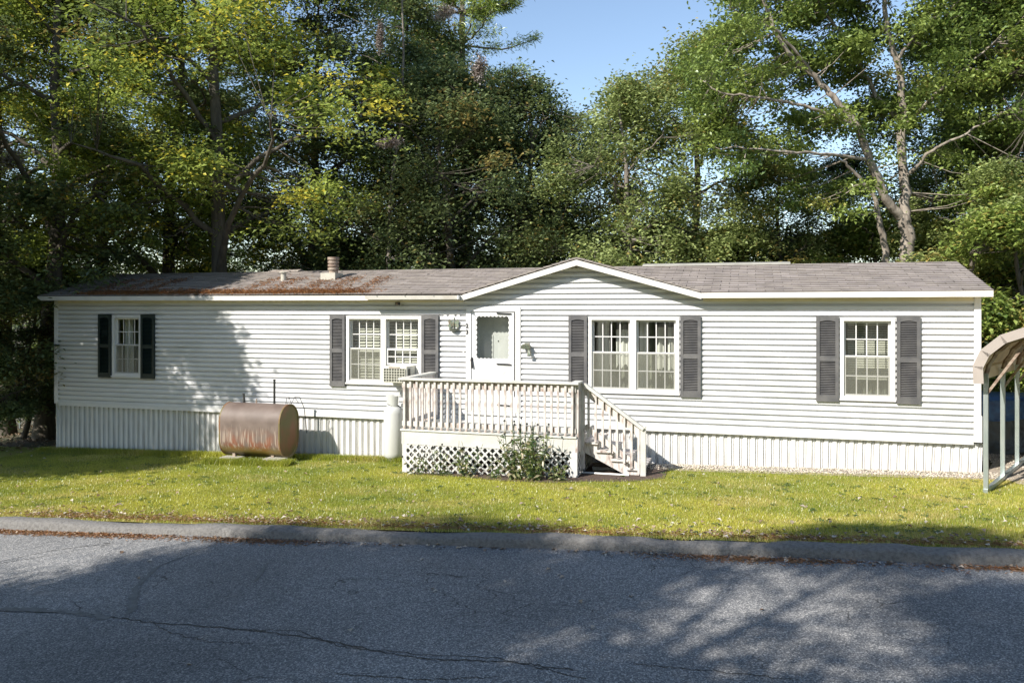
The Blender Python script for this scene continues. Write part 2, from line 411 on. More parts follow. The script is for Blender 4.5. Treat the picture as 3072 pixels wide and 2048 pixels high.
# long cracks and tar lines in the road (thin ribbons)
def ribbon(pts, wd, name='crack'):
    mb = MB(); r = random.Random(len(pts) * 7 + int(wd * 1e4)); P = []
    for (a, b), (c, d) in zip(pts[:-1], pts[1:]):
        k = 14
        for i in range(k): P.append((a + (c - a) * i / k, b + (d - b) * i / k + r.uniform(-1, 1) * 0.018))
    P.append(pts[-1])
    for p, q in zip(P[:-1], P[1:]):
        h = wd * r.uniform(0.5, 1.2) / 2
        z1 = float(zr(np.array(p[0]), np.array(-p[1]))) + 0.004; z2 = float(zr(np.array(q[0]), np.array(-q[1]))) + 0.004
        mb.poly([(p[0], -p[1] - h, z1), (q[0], -q[1] - h, z2), (q[0], -q[1] + h, z2), (p[0], -p[1] + h, z1)])
    o = link(name, mb.mesh(name, M['dark']), road)
    return o
def px2road(px, py):
    r = (px - 1536) / 2400; q = (py - 925) / 2400
    Z = 8.0
    for _ in range(30):
        s, y = to_local(r * Z, Z); h = 2.15 - float(zr(np.array(s), np.array(y))); Z = h / q
    s, y = to_local(r * Z, Z); return (s, -y)
CR1 = [px2road(*p) for p in ((0, 1832), (250, 1838), (430, 1864), (760, 1890), (1000, 1925), (1250, 1975), (1540, 1985), (1720, 2010))]
CR2 = [px2road(*p) for p in ((700, 1886), (900, 1892), (1030, 1940), (1230, 1960), (1500, 1975), (1760, 2035))]
CR3 = [px2road(*p) for p in ((2815, 1838), (2850, 1890), (2842, 1930), (2900, 1990))]
CR4 = [px2road(*p) for p in ((0, 1684), (150, 1652), (330, 1628))]
CR5 = [px2road(*p) for p in ((0, 1690), (160, 1664), (240, 1646))]
CR6 = [px2road(*p) for p in ((1000, 2020), (1300, 2038), (1500, 2030))]
for c_, w_ in ((CR1, 0.014), (CR2, 0.009), (CR3, 0.012), (CR4, 0.016), (CR5, 0.012), (CR6, 0.010)): ribbon(c_, w_)

M['patch'] = mat('old_tar_patch', (0.115, 0.118, 0.11), 0.9, color2=(0.17, 0.17, 0.165), vscale=9, bump=0.5, bscale=90)
def patch(pix, wd):
    o = ribbon([px2road(*q) for q in pix], wd, 'tar_patch'); o.data.materials[0] = M['patch']
patch(((690, 1612), (600, 1650), (470, 1700), (410, 1760), (390, 1840)), 0.13)
patch(((860, 1655), (800, 1690), (770, 1740)), 0.08)
patch(((0, 1826), (180, 1833), (330, 1852)), 0.10)
ribbon([px2road(*q) for q in ((1900, 1990), (2120, 2010), (2400, 2040))], .010)
ribbon([px2road(*q) for q in ((450, 1866), (520, 1900), (640, 1925), (760, 1930))], .009)

# gravel pad of the carport and the gravel strip along the skirting
sand = mat('sandy_gravel', (0.40, 0.34, 0.27), 0.95, color2=(0.24, 0.20, 0.16), vscale=14, bump=0.7, bscale=50)
mb = MB(); pts = [(0.15, 0.0), (0.35, 0.9), (0.75, 1.5), (1.2, 2.6), (2.4, 3.4), (9, 3.9), (9, -6), (0.9, -6), (0.5, -1)]
cx, cy = 2.5, 1.0
rings = 6
for i in range(len(pts)):
    p, q = pts[i], pts[(i + 1) % len(pts)]
    for k in range(rings):
        a0, a1 = k / rings, (k + 1) / rings
        def P(pt, a): s_, t_ = cx + (pt[0] - cx) * a, cy + (pt[1] - cy) * a; return (s_, -t_, gz(s_, -t_) + 0.012)
        mb.poly([P(p, a0), P(q, a0), P(q, a1), P(p, a1)][::-1])
struct('gravel_pad', mb.mesh('gravel_pad', sand))
mb = MB()
for i in range(60):
    s0, s1 = -5.6 + i * 0.1, -5.5 + i * 0.1
    mb.poly([(s0, 0.05, gz(s0, 0) + 0.002), (s1, 0.05, gz(s1, 0) + 0.002), (s1, -0.62, gz(s1, -0.62) + 0.010), (s0, -0.62, gz(s0, -0.62) + 0.010)][::-1])
struct('gravel_strip', mb.mesh('gravel_strip', sand))


def stones(n, fs, ft, size, name, tint=1.0):
    base = np.array([(1, 0, 0), (0, 1, 0), (-1, 0, 0), (0, -1, 0), (0, 0, 0.7), (0, 0, -0.4)], float)
    fa = np.array([(0, 1, 4), (1, 2, 4), (2, 3, 4), (3, 0, 4), (1, 0, 5), (2, 1, 5), (3, 2, 5), (0, 3, 5)])
    s = fs(n); t = ft(n, s); sz = size * RNG.uniform(0.5, 1.4, n); an = RNG.uniform(0, 6.28, n)
    B = base[None] * np.stack([sz * RNG.uniform(.7, 1.3, n), sz * RNG.uniform(.6, 1, n), sz * RNG.uniform(.5, .9, n)], 1)[:, None, :]
    c, d = np.cos(an)[:, None], np.sin(an)[:, None]
    X = B[..., 0] * c - B[..., 1] * d; Y = B[..., 0] * d + B[..., 1] * c
    V = np.stack([X + s[:, None], Y - t[:, None], B[..., 2] + (gz_np(s, -t) + 0.015)[:, None]], 2).reshape(-1, 3)
    F = (fa[None] + (np.arange(n) * 6)[:, None, None]).reshape(-1, 3)
    g = RNG.uniform(0.45, 1.9, n) * tint; cc = np.stack([g * RNG.uniform(.95, 1.1, n), g, g * RNG.uniform(.85, 1.0, n)], 1)
    return np_mesh(name, V, F, M['gravel'], np.repeat(cc, 6, 0))
struct('gravel', stones(5200, lambda n: RNG.uniform(-5.4, 0.4, n), lambda n, s: RNG.uniform(-0.02, 1, n) ** 1.3 * (0.50 + 0.3 * wav(s)) + 0.02, 0.017, 'gravel'), 'stuff')
struct('gravel', stones(5000, lambda n: RNG.uniform(0.4, 4.5, n), lambda n, s: RNG.uniform(-4, 1, n) * 1.0 + np.minimum(s * 1.5, 2.4) - 0.3, 0.018, 'gravel'), 'stuff')

# mulch bed round the deck's foot
mb = MB(); bed = [(-9.6, 1.45), (-9.3, 1.72), (-8.3, 1.82), (-7.5, 2.1), (-6.6, 2.12), (-6.1, 1.9), (-5.35, 1.75), (-4.9, 1.35), (-4.95, 0.1), (-9.6, 0.1)]
cx, cy = -7.2, 1.0
for i in range(len(bed)):
    p, q = bed[i], bed[(i + 1) % len(bed)]
    for k in range(5):
        a0, a1 = k / 5, (k + 1) / 5
        mb.poly([P(p, a0), P(q, a0), P(q, a1), P(p, a1)][::-1])
struct('mulch_bed', mb.mesh('mulch_bed', M['mulch']))


# ------------------------------------------------------------------ leaves / blades
def leaves(P, L, W, up, col, m, name, fold=0.25, dirs=None):
    """rhombic folded leaves; up in 0..1 biases the normals upwards"""
    n = len(P)
    nrm = RNG.normal(size=(n, 3)); nrm /= np.linalg.norm(nrm, axis=1, keepdims=True)
    nrm[:, 2] = np.abs(nrm[:, 2]); nrm = nrm * (1 - up) + np.array([0, 0, 1.0]) * up; nrm /= np.linalg.norm(nrm, axis=1, keepdims=True)
    d = RNG.normal(size=(n, 3)) if dirs is None else dirs
    d = d - nrm * (d * nrm).sum(1, keepdims=True); d /= np.linalg.norm(d, axis=1, keepdims=True) + 1e-9
    sd = np.cross(nrm, d)
    L = (L * RNG.uniform(0.7, 1.25, n))[:, None]; W = (W * RNG.uniform(0.7, 1.2, n))[:, None]
    droop = -0.18 * L * np.array([0, 0, 1.0])
    a = P; b = P + d * L * 0.45 + sd * W * 0.5 + nrm * W * fold * 0.5; c = P + d * L + droop; e = P + d * L * 0.45 - sd * W * 0.5 + nrm * W * fold * 0.5
    V = np.stack([a, b, c, e], 1).reshape(-1, 3); k = np.arange(n) * 4
    F = np.concatenate([np.stack([k, k + 2, k + 1], 1), np.stack([k, k + 3, k + 2], 1)])
    return np_mesh(name, V, F, m, np.repeat(col, 4, 0))


def tube_np(P, R, n=5):
    P = np.asarray(P, float); k = len(P); D = np.gradient(P, axis=0); D /= np.linalg.norm(D, axis=1, keepdims=True) + 1e-9
    ref = np.where(np.abs(D[:, 2:3]) < 0.9, np.array([[0, 0, 1.0]]), np.array([[1.0, 0, 0]]))
    U = np.cross(D, ref); U /= np.linalg.norm(U, axis=1, keepdims=True) + 1e-9; W = np.cross(D, U)
    a = np.arange(n) * 2 * np.pi / n
    V = P[:, None] + (U[:, None] * np.cos(a)[None, :, None] + W[:, None] * np.sin(a)[None, :, None]) * np.asarray(R)[:, None, None]
    i, j = np.meshgrid(np.arange(k - 1), np.arange(n), indexing='ij'); j2 = (j + 1) % n
    F = np.stack([i * n + j, i * n + j2, (i + 1) * n + j2, (i + 1) * n + j], 2).reshape(-1, 4)
    return V.reshape(-1, 3), F


class Tubes:
    def __init__(self): self.V = []; self.F = []; self.n = 0
    def add(self, P, R, n=5):
        V, F = tube_np(P, R, n); self.V.append(V); self.F.append(F + self.n); self.n += len(V)
    def mesh(self, name, m): return np_mesh(name, np.concatenate(self.V), np.concatenate(self.F), m, smooth=True)


def smooth_path(pts, k=6, jit=0.0, g=RNG):
    P = np.array(pts, float); out = []
    for i in range(len(P) - 1):
        p0 = P[max(i - 1, 0)]; p1 = P[i]; p2 = P[i + 1]; p3 = P[min(i + 2, len(P) - 1)]
        for t in np.linspace(0, 1, k, endpoint=False):
            out.append(0.5 * ((2 * p1) + (-p0 + p2) * t + (2 * p0 - 5 * p1 + 4 * p2 - p3) * t * t + (-p0 + 3 * p1 - 3 * p2 + p3) * t ** 3))
    out.append(P[-1]); out = np.array(out)
    if jit: out[1:-1] += g.normal(size=(len(out) - 2, 3)) * jit
    return out


def grow(seed, H, R, base, r0, ncl, npl, leafL=0.122, up=0.5, limbs=None, cr=0.55, flat=0.36, autumn=0.06, barkm='bark', lean=(0, 0), shape=0.8, nlimb=16, nside=8):
    """returns (trunk mesh, crown mesh): limbs reach for leaf clusters spread through an uneven crown"""
    g = np.random.default_rng(seed); tb = Tubes(); nodes = []; rads = []
    if limbs is None:
        pts = [(0, 0, -0.3)]; x = y = 0
        for k in range(1, 7):
            x += g.normal() * 0.13 + lean[0] * H / 6; y += g.normal() * 0.13 + lean[1] * H / 6; pts.append((x, y, H * 0.92 * k / 6))
        tr = smooth_path(pts, 5); rr = r0 * (1 - np.linspace(0, 1, len(tr))) ** 0.8 + 0.02; rr[0:2] *= 1.25
        tb.add(tr, rr, 9); nodes += list(tr[len(tr) // 4:]); rads += list(rr[len(tr) // 4:])
        for k in range(nlimb):
            u = base + (0.95 - base) * (k + g.uniform(0, 0.8)) / nlimb; i = int(u * (len(tr) - 1)); p = tr[i]
            a = k * 2.4 + g.uniform(-0.5, 0.5); ln = R * (0.95 - 0.55 * max(0, (u - base) / (1 - base)) ** 1.5) * g.uniform(0.6, 1.05)
            rise = g.uniform(0.25, 0.8) * ln
            q = [p, p + np.array([math.cos(a) * ln * 0.35, math.sin(a) * ln * 0.35, rise * 0.5]), p + np.array([math.cos(a + 0.15) * ln * 0.7, math.sin(a + 0.15) * ln * 0.7, rise * 0.85]), p + np.array([math.cos(a) * ln, math.sin(a) * ln, rise])]
            lp = smooth_path(q, 4, 0.03, g); lr = np.linspace(rr[i] * 0.55, 0.012, len(lp)); tb.add(lp, lr, 6)
            nodes += list(lp); rads += list(lr)
    else:
        for pts, ra, rb in limbs:
            lp = smooth_path(pts, 6, 0.015, g); lr = np.linspace(ra, rb, len(lp)); tb.add(lp, lr, nside)
            nodes += list(lp[len(lp) // 5:]); rads += list(lr[len(lp) // 5:])
    N = np.array(nodes)
    # cluster centres
    C = []
    ph = g.uniform(0, 6.28, 4); zb = H * base; cxy = np.array([lean[0] * H * 0.5, lean[1] * H * 0.5])
    while len(C) < ncl:
        u = g.uniform(0, 1); a = g.uniform(0, 6.28)
        prof = max(0.05, math.sin(math.pi * min(1, (0.06 + u * 0.94) ** shape))) ** 0.6
        lob = 1 + 0.22 * math.sin(3 * a + ph[0] + 4 * u) + 0.18 * math.sin(5 * a + ph[1] - 7 * u) + 0.15 * math.sin(11 * u + ph[2] + a)
        rr_ = R * prof * lob * g.uniform(0, 1) ** 0.42
        C.append((cxy[0] + rr_ * math.cos(a), cxy[1] + rr_ * math.sin(a), zb + u * (H - zb)))
    C = np.array(C)
    # clusters gather into sprays: pull towards coarse attractors
    A = C[g.integers(0, len(C), max(14, ncl // 8))]
    dd = ((C[:, None] - A[None]) ** 2).sum(2); C += (A[dd.argmin(1)] - C) * g.uniform(0.4, 0.88, (len(C), 1)) * np.array([1, 1, 0.8])
    for c in C:
        d2 = ((N - c) ** 2).sum(1) + np.maximum(0, N[:, 2] - c[2]) ** 2 * 2
        i = d2.argmin(); p = N[i]
        if np.linalg.norm(c - p) > 0.25:
            mid = (p + c) / 2 + np.array([0, 0, -0.08]) + g.normal(size=3) * 0.06
            tb.add(np.array([p, mid, c]), np.array([min(rads[i] * 0.5, 0.02), 0.009, 0.004]), 4)
    n = ncl * npl; ci = np.repeat(np.arange(ncl), npl)
    rs = cr * g.uniform(0.6, 1.35, ncl)
    off = g.normal(size=(n, 3)) * np.array([1, 1, flat]) * 0.55
    Pp = C[ci] + off * rs[ci][:, None]
    Pp[:, 2] -= 0.18 * (off[:, 0] ** 2 + off[:, 1] ** 2) * rs[ci]
    cv = g.uniform(0, 1, ncl)[ci] ** 1.1 * 0.8 + g.uniform(-0.1, 0.5, n)
    aut = ((g.uniform(0, 1, ncl) < autumn)[ci] * g.uniform(0.2, 1, n)) + (g.uniform(0, 1, n) < autumn * 0.4) * 0.8
    col = np.stack([np.clip(cv, 0, 1), np.clip(aut, 0, 1), np.zeros(n)], 1)
    cm = leaves(Pp, leafL, leafL * 0.62, up, col, M['leaf_dark'], 'crown')
    return tb.mesh('trunk', M[barkm]), cm


def pine(seed, H, R, base, r0):
    g = np.random.default_rng(seed); tb = Tubes()
    tr = smooth_path([(0, 0, -0.3), (0.05, 0, H * 0.3), (-0.05, 0.08, H * 0.65), (0.03, 0, H)], 6); rr = np.linspace(r0, 0.03, len(tr)); tb.add(tr, rr, 9)
    Ps = []; Ds = []; cols = []
    z = H * base
    while z < H * 0.97:
        u = (z / H - base) / (1 - base)
        for k in range(4):
            a = g.uniform(0, 6.28); ln = R * (1 - u) ** 0.7 * g.uniform(0.6, 1.1) + 0.3
            e = np.array([math.cos(a), math.sin(a), 0]); i = min(len(tr) - 1, int(z / H * (len(tr) - 1)))
            bp = smooth_path([tr[i], tr[i] + e * ln * 0.5 + [0, 0, 0.02 * ln], tr[i] + e * ln + [0, 0, 0.18 * ln]], 5, 0.03, g)
            tb.add(bp, np.linspace(0.045, 0.008, len(bp)), 4)
            for q in range(int(ln * 9)):
                v = g.uniform(0.3, 1) ; j = int(v * (len(bp) - 1)); lat = np.array([-e[1], e[0], 0]) * g.normal() * 0.32 * (1.15 - v) * ln * 0.6
                c0 = bp[j] + lat + np.array([0, 0, g.uniform(0, 0.12)])
                m_ = 26; dirs = g.normal(size=(m_, 3)) + e * 0.7 + np.array([0, 0, 0.5])
                Ps.append(np.repeat(c0[None], m_, 0) + g.normal(size=(m_, 3)) * 0.09); Ds.append(dirs)
                cols.append(np.stack([np.clip(g.uniform(0, 1) * 0.6 + g.uniform(0, .5, m_), 0, 1), (g.uniform(0, 1, m_) < 0.05) * 0.8, np.zeros(m_)], 1))
        z += g.uniform(0.28, 0.5)
    P_ = np.concatenate(Ps); D_ = np.concatenate(Ds)
    return tb.mesh('trunk', M['bark']), leaves(P_, 0.17, 0.022, 0.1, np.concatenate(cols), M['leaf_pine'], 'crown', 0.0, D_)


def plant_tree(name, meshes, X, Y, label, leafm, barkm='bark', scale=1.0, rot=0.0, group=None, cat='tree', zs=1.0, dz=0.0):
    s, y = to_local(X, Y); z = gz(s, y) + Z0 + dz
    r = link(name, None, None, label, cat, group, None, Matrix.Translation((X, Y, z)) @ Matrix.Rotation(rot, 4, 'Z') @ Matrix.Diagonal((scale, scale, scale * zs, 1)))
    for nm, me, mt in (('trunk', meshes[0], barkm), ('crown', meshes[1], leafm)):
        o = link(nm, me, r); o.material_slots[0].link = 'OBJECT'; o.material_slots[0].material = M[mt]
    return r


def at(px, Z): return ((px - 1536) / 2400 * Z, Z)


# ------------------------------------------------------------------ house
WIN = [(-17.27, -16.48, 0.63, 2.00), (-11.43, -9.78, 0.63, 2.00), (-6.43, -4.77, 0.60, 2.00), (-2.08, -1.22, 0.60, 2.00)]
DOOR = (-8.84, -7.74, 0.16, 2.18)
HOLES = [(a + 0.05, b - 0.05, c + 0.05, d - 0.05) for a, b, c, d in WIN] + [(DOOR[0] + 0.08, DOOR[1] - 0.08, DOOR[2], DOOR[3] - 0.08)]
XL, XR = -18.90, 0.06
house = Thing('mobile_home', 'long white single storey mobile home with brown shingle roof and grey shutters', 'house', (-9.4, 2.1, -0.75))


def spans(x0, x1, z0, z1):
    """x intervals left over in a z slice once the holes are taken out"""
    zm = (z0 + z1) / 2; cuts = sorted((h[0], h[1]) for h in HOLES if h[2] < zm < h[3]); out = []; c = x0
    for a, b in cuts:
        if a > c: out.append((c, a))
        c = max(c, b)
    if c < x1: out.append((c, x1))
    return out


EXPO = 0.1016
PITCH = (3.05 - 2.43) / (8.83 - 6.61)
def gable_span(z):
    d = (z - 2.40) / PITCH
    return -8.83 + d, -4.39 - d
PROFS = [(0.0, -0.023), (0.055, -0.022), (0.085, -0.012), (1.0, -0.003)]
def prof_y(u):
    if u < 0.55: return -0.051 + 0.002 * u
    if u < 0.70: return -0.050 + (u - 0.55) / 0.15 * 0.041
    return -0.010 + (u - 0.70) / 0.30 * 0.007
z = 0.0
while z < 3.0:
    z1 = z + EXPO
    ov = [h for h in HOLES if h[2] < z1 and h[3] > z]
    us = sorted({0.0, 0.55, 0.70, 1.0} | {(v - z) / EXPO for h in ov for v in (h[2], h[3]) if z < v < z1})
    if z1 <= 2.42:
        row = int(round(z / EXPO)); seams = {-18.80 + ((row // 2 * 1.27 + .9) % 3.66) + 3.66 * q for q in range(6)}
        xs = sorted({-18.80, -0.04} | {v for h in ov for v in (h[0], h[1])} | {v for v in seams if v < -0.3 and all(abs(v - e) > .15 for h in ov for e in h[:2])})
        cells = list(zip(xs[:-1], xs[1:]))
    else: cells = [None]
    for cell in cells:
        mb = MB(); jy = rnd.uniform(-.0022, .0022)
        def prof_y2(u): return prof_y(u) + jy
        for u0, u1 in zip(us[:-1], us[1:]):
            za, zb = z + u0 * EXPO, z + u1 * EXPO
            if cell:
                a, b = cell; zm = (za + zb) / 2; xm = (a + b) / 2
                if any(h[0] < xm < h[1] and h[2] < zm < h[3] for h in ov): continue
                mb.poly([(a, prof_y2(u0), za), (b, prof_y2(u0), za), (b, prof_y2(u1), zb), (a, prof_y2(u1), zb)])
                if u0 == 0.0: mb.poly([(a, -0.003, za), (b, -0.003, za), (b, prof_y2(0), za), (a, prof_y2(0), za)])
            else:
                a0, b0 = gable_span(max(za, 2.40)); a1, b1 = gable_span(max(zb, 2.40))
                if a1 < b1:
                    mb.poly([(a0, prof_y2(u0), za), (b0, prof_y2(u0), za), (b1, prof_y2(u1), zb), (a1, prof_y2(u1), zb)])
                    if u0 == 0.0: mb.poly([(a0, -0.003, za), (b0, -0.003, za), (b0, prof_y2(0), za), (a0, prof_y2(0), za)])
        if mb.f: house.part('siding_board', mb, M['siding'])
    z = z1
# backing wall with the openings cut, end walls, back wall
mb = MB(); zc = sorted({0.0, 2.42} | {v for h in HOLES for v in (h[2], h[3])})
for z0, z1 in zip(zc[:-1], zc[1:]):
    for a, b in spans(-18.82, -0.02, z0, z1): mb.box(a, b, 0.0, 0.09, z0, z1)
mb.box(-18.82, -18.72, 0.092, 4.2, 0, 2.42); mb.box(-0.12, -0.02, 0.092, 4.2, 0, 2.42); mb.box(-18.718, -0.122, 4.1, 4.2, 0, 2.42)
mb.poly([(-8.83, 0.0, 2.42), (-4.39, 0.0, 2.42), (-6.61, 0.0, 3.02)])
house.part('wall', mb, M['room'])
mb = MB().box(-18.7, -0.13, 0.095, 4.09, -0.02, 0.05); house.part('floor', mb, M['room'])
mb = MB().box(-18.7, -0.13, 0.095, 4.09, 2.30, 2.35); house.part('ceiling', mb, M['room'])
mb = MB()
for x in (-14.5, -9.2, -3.6): mb.box(x, x + 0.08, 0.10, 4.08, 0.06, 2.29)
house.part('partition', mb, M['room'])
# corner posts, frieze, starter strip
house.part('corner_post', MB().box(XL, -18.80, -0.058, 0.12, -0.03, 2.37), M['trim'])
house.part('corner_post', MB().box(-0.04, XR, -0.058, 0.12, -0.03, 2.37), M['trim'])
house.part('corner_cap', MB().box(-0.045, XR + 0.01, -0.075, 0.0, -0.03, 0.40), M['trim'])
house.part('base_trim', MB().box(-18.79, -0.05, -0.054, 0.0, -0.075, -0.002), M['trim'])
for xc in (-14.7, -9.15, -3.6):      # frieze lengths
    x0, x1 = {-14.7: (-18.79, -8.9), -9.15: (-8.9, -8.895), -3.6: (-4.35, -0.05)}[xc]
    if x1 - x0 > 0.1: house.part('frieze_board', MB().box(x0, x1, -0.062, -0.026, 2.27, 2.40), M['soffit'])
# vertical skirting: ribbed panels, each overlapping the next, feet in the ground
def skirt_profile(wd):
    P = []; n = 3; st = wd / n
    for i in range(n):
        x = i * st; P += [(x, 0.0), (x + st * 0.48, 0.0), (x + st * 0.53, 0.028), (x + st * 0.70, 0.028), (x + st * 0.76, 0.004), (x + st * 0.88, 0.024), (x + st * 0.97, 0.022)]
    P.append((wd, 0.0)); return P
skp = skirt_profile(0.405); me_sk = None; x = -18.86; kk = 0
while x < -0.1:
    wd = 0.405
    if me_sk is None:
        mb = MB()
        for (a, ya), (b, yb) in zip(skp[:-1], skp[1:]): mb.poly([(a, ya, -1.15), (b, yb, -1.15), (b, yb, 0.0), (a, ya, 0.0)])
        me_sk = mb.mesh('skirt_panel', M['skirt'])
    o = link('skirt_panel', me_sk, house.root)
    tl = rnd.uniform(-0.006, 0.006) if x < -3 else rnd.uniform(0.0, 0.02) + (x + 3) * 0.012
    o.matrix_basis = Matrix.Translation((x + 9.4, 0.012 - 2.1 + rnd.uniform(-0.006, 0.006), -0.05 + 0.75)) @ Matrix.Rotation(tl, 4, 'Y')
    x += wd * 0.996; kk += 1
mb = MB().box(-18.84, -0.04, 0.06, 0.10, -1.3, -0.06); mb.box(-18.84, -18.79, 0.1, 4.2, -1.3, -0.06); mb.box(-0.09, -0.04, 0.1, 4.2, -1.3, -0.06)
house.part('foundation_panel', mb, M['room'])
house.part('skirt_corner_trim', MB().box(-18.90, -18.86, -0.004, 0.05, -1.3, -0.04), M['trim'])

# roof
roofcol = mat('asphalt_shingle', (0.315, 0.285, 0.26), 0.9, color2=(0.235, 0.212, 0.195), vscale=3, attr='Col', bump=0.3, bscale=90)
roof_plain = mat('asphalt_shingle_plain', (0.27, 0.24, 0.215), 0.9, var=0.25, vscale=5)
RX0, RX1, EY, EZ, RY, RZ = -19.15, 0.18, -0.25, 2.43, 2.15, 3.03
deck = MB()
NXL, NXR, NXM = -8.83, -4.39, -6.61
deck.poly([(RX0, EY, EZ), (NXL, EY, EZ), (NXM, RY, RZ), (RX0, RY, RZ)]); deck.poly([(NXR, EY, EZ), (RX1, EY, EZ), (RX1, RY, RZ), (NXM, RY, RZ)])
deck.poly([(RX0, RY, RZ), (RX1, RY, RZ), (RX1, 4.5, EZ), (RX0, 4.5, EZ)])
deck.poly([(RX0, EY, EZ - .03), (RX0, RY, RZ - .03), (NXM, RY, RZ - .03), (NXL, EY, EZ - .03)]); deck.poly([(NXR, EY, EZ - .03), (NXM, RY, RZ - .03), (RX1, RY, RZ - .03), (RX1, EY, EZ - .03)])
for x in (RX0, RX1):
    deck.poly([(x, EY, EZ), (x, RY, RZ), (x, 4.5, EZ), (x, 4.5, EZ - .1), (x, RY, RZ - .1), (x, EY, EZ - .1)])
roof = house.part('roof', deck, roof_plain)
mb = MB(); cols = []
nrow = 16; wtab = 0.305
for r in range(nrow):
    uu = (r + .5) / nrow; nl, nr = NXL + (NXM - NXL) * uu, NXR + (NXM - NXR) * uu
    for i in range(int((RX1 - RX0) / wtab) + 2):
        x0 = RX0 + (i - 0.5 * (r % 2)) * wtab + rnd.uniform(-.005, .005); x1 = x0 + wtab - 0.006
        x0 = max(x0, RX0 - 0.01); x1 = min(x1, RX1 + 0.012)
        if x1 > nl and x0 < nr:
            if x0 < nl: x1 = min(x1, nl)
            elif x1 > nr: x0 = max(x0, nr)
            else: continue
        if x1 - x0 < 0.02: continue
        u0, u1 = r / nrow - 0.004, min((r + 1.12) / nrow, 1.0); u0 += rnd.uniform(-0.004, 0.003)
        def rp(x, u, h): return (x, EY + (RY - EY) * u, EZ + (RZ - EZ) * u + h)
        h0 = 0.022 + rnd.uniform(0, 0.005); h1 = 0.006
        b = len(mb.v)
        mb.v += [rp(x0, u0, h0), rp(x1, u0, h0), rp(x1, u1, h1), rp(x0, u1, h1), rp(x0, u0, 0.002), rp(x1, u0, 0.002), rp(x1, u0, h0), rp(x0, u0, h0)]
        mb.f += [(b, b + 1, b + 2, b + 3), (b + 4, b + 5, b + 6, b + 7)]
        g = rnd.uniform(0.86, 1.14); cols += [(g * 1.02, g, g * rnd.uniform(0.96, 1.03))] * 4 + [(.42, .40, .39)] * 4  # dark cut edges; the colour also stands in for shadow lines between courses
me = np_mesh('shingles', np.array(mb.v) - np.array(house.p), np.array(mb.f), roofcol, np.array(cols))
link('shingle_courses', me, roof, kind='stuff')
# cross gable
mb = MB(); PK = (-6.61, 3.06)
for sx in (-8.83, -4.39):
    A = (sx, EY, EZ + 0.015); B = (PK[0], EY, PK[1]); Cc = (PK[0], RY, PK[1] - 0.005)
    mb.poly([A, B, Cc] if sx < PK[0] else [B, A, Cc])
    dn = 0.05
    mb.poly([(A[0], A[1], A[2] - dn), (Cc[0], 0.3, Cc[2] - dn), (B[0], B[1], B[2] - dn)] if sx < PK[0] else [(A[0], A[1], A[2] - dn), (B[0], B[1], B[2] - dn), (Cc[0], 0.3, Cc[2] - dn)])
house.part('gable_roof', mb, roof_plain)
# gable shingle rows stepping up the slopes
mb = MB()
for sgn, xs in ((1, -8.83), (-1, -4.39)):
    L_ = 2.22
    for r in range(14):
        u0, u1 = r / 14, (r + 1.1) / 14; u1 = min(u1, 1)
        xa, xb = xs + sgn * L_ * u0, xs + sgn * L_ * u1; za = EZ + 0.03 + (PK[1] - EZ) * u0 + 0.014; zb = EZ + 0.03 + (PK[1] - EZ) * u1 + 0.002
        ya, yb = EY - 0.02, EY + 2.4 * u0
        q = [(xa, EY - 0.02, za), (xb, EY - 0.02, zb), (xb, EY + 2.4 * u1, zb), (xa, EY + 2.4 * u0, za)]
        mb.poly(q if sgn < 0 else q[::-1]); mb.poly([(xa, EY - 0.02, za - 0.02), (xa, EY - 0.02, za), (xa, EY + 2.4 * u0, za), (xa, EY + 2.4 * u0, za - 0.02)])
        mb.poly([(xa, EY - 0.02, za - 0.03), (xb, EY - 0.02, zb - 0.03), (xb, EY - 0.02, zb), (xa, EY - 0.02, za)])
house.part('gable_shingles', mb, roof_plain)
# fascia, soffit, gutter
def fascia(p, q, h=0.095, parent=None):
    mb = MB(); (x0, z0), (x1, z1) = p, q
    mb.v += [(x0, EY, z0 - h), (x1, EY, z1 - h), (x1, EY, z1), (x0, EY, z0), (x0, EY - .025, z0 - h), (x1, EY - .025, z1 - h), (x1, EY - .025, z1), (x0, EY - .025, z0)]
    mb.f += [(0, 1, 2, 3), (5, 4, 7, 6), (4, 5, 1, 0), (7, 3, 2, 6), (4, 0, 3, 7), (1, 5, 6, 2)]
    return house.part('fascia_board', mb, M['fascia'])
fascia((RX0, 2.425), (-8.84, 2.400)); fascia((-8.838, 2.41), (-6.611, 3.045), 0.105); fascia((-6.609, 3.045), (-4.372, 2.42), 0.105); fascia((-4.37, 2.425), (RX1, 2.432))
mb = MB()
for a, b in ((RX0, -8.83), (-4.39, RX1)): mb.box(a, b, EY + 0.002, 0.0, 2.335, 2.35)
for sx in (-8.83, -4.39):
    q = [(sx, EY + .002, 2.34), (PK[0], EY + .002, 2.955), (PK[0], 0.02, 2.955), (sx, 0.02, 2.34)]
    mb.poly(q if sx < PK[0] else q[::-1])
house.part('soffit', mb, M['soffit'])
gut = Thing('gutter', 'short sagging white gutter length under the eave above the air conditioner', 'gutter', (-9.8, -0.32, 2.34))
mb = MB(); pr = [(-0.28, 2.395), (-0.30, 2.33), (-0.36, 2.325), (-0.385, 2.40), (-0.375, 2.40), (-0.352, 2.335), (-0.305, 2.34), (-0.29, 2.395)]
mb.prism(pr, -10.85, -8.90); gut.part('gutter_trough', mb, M['fascia'])
for x in (-10.6, -10.0, -9.4): gut.part('gutter_hanger', MB().box(x, x + .02, -0.40, -0.278, 2.395, 2.402), M['trim'])
gut.part('end_cap', MB().box(-8.898, -8.88, -0.386, -0.285, 2.325, 2.402), M['trim'])

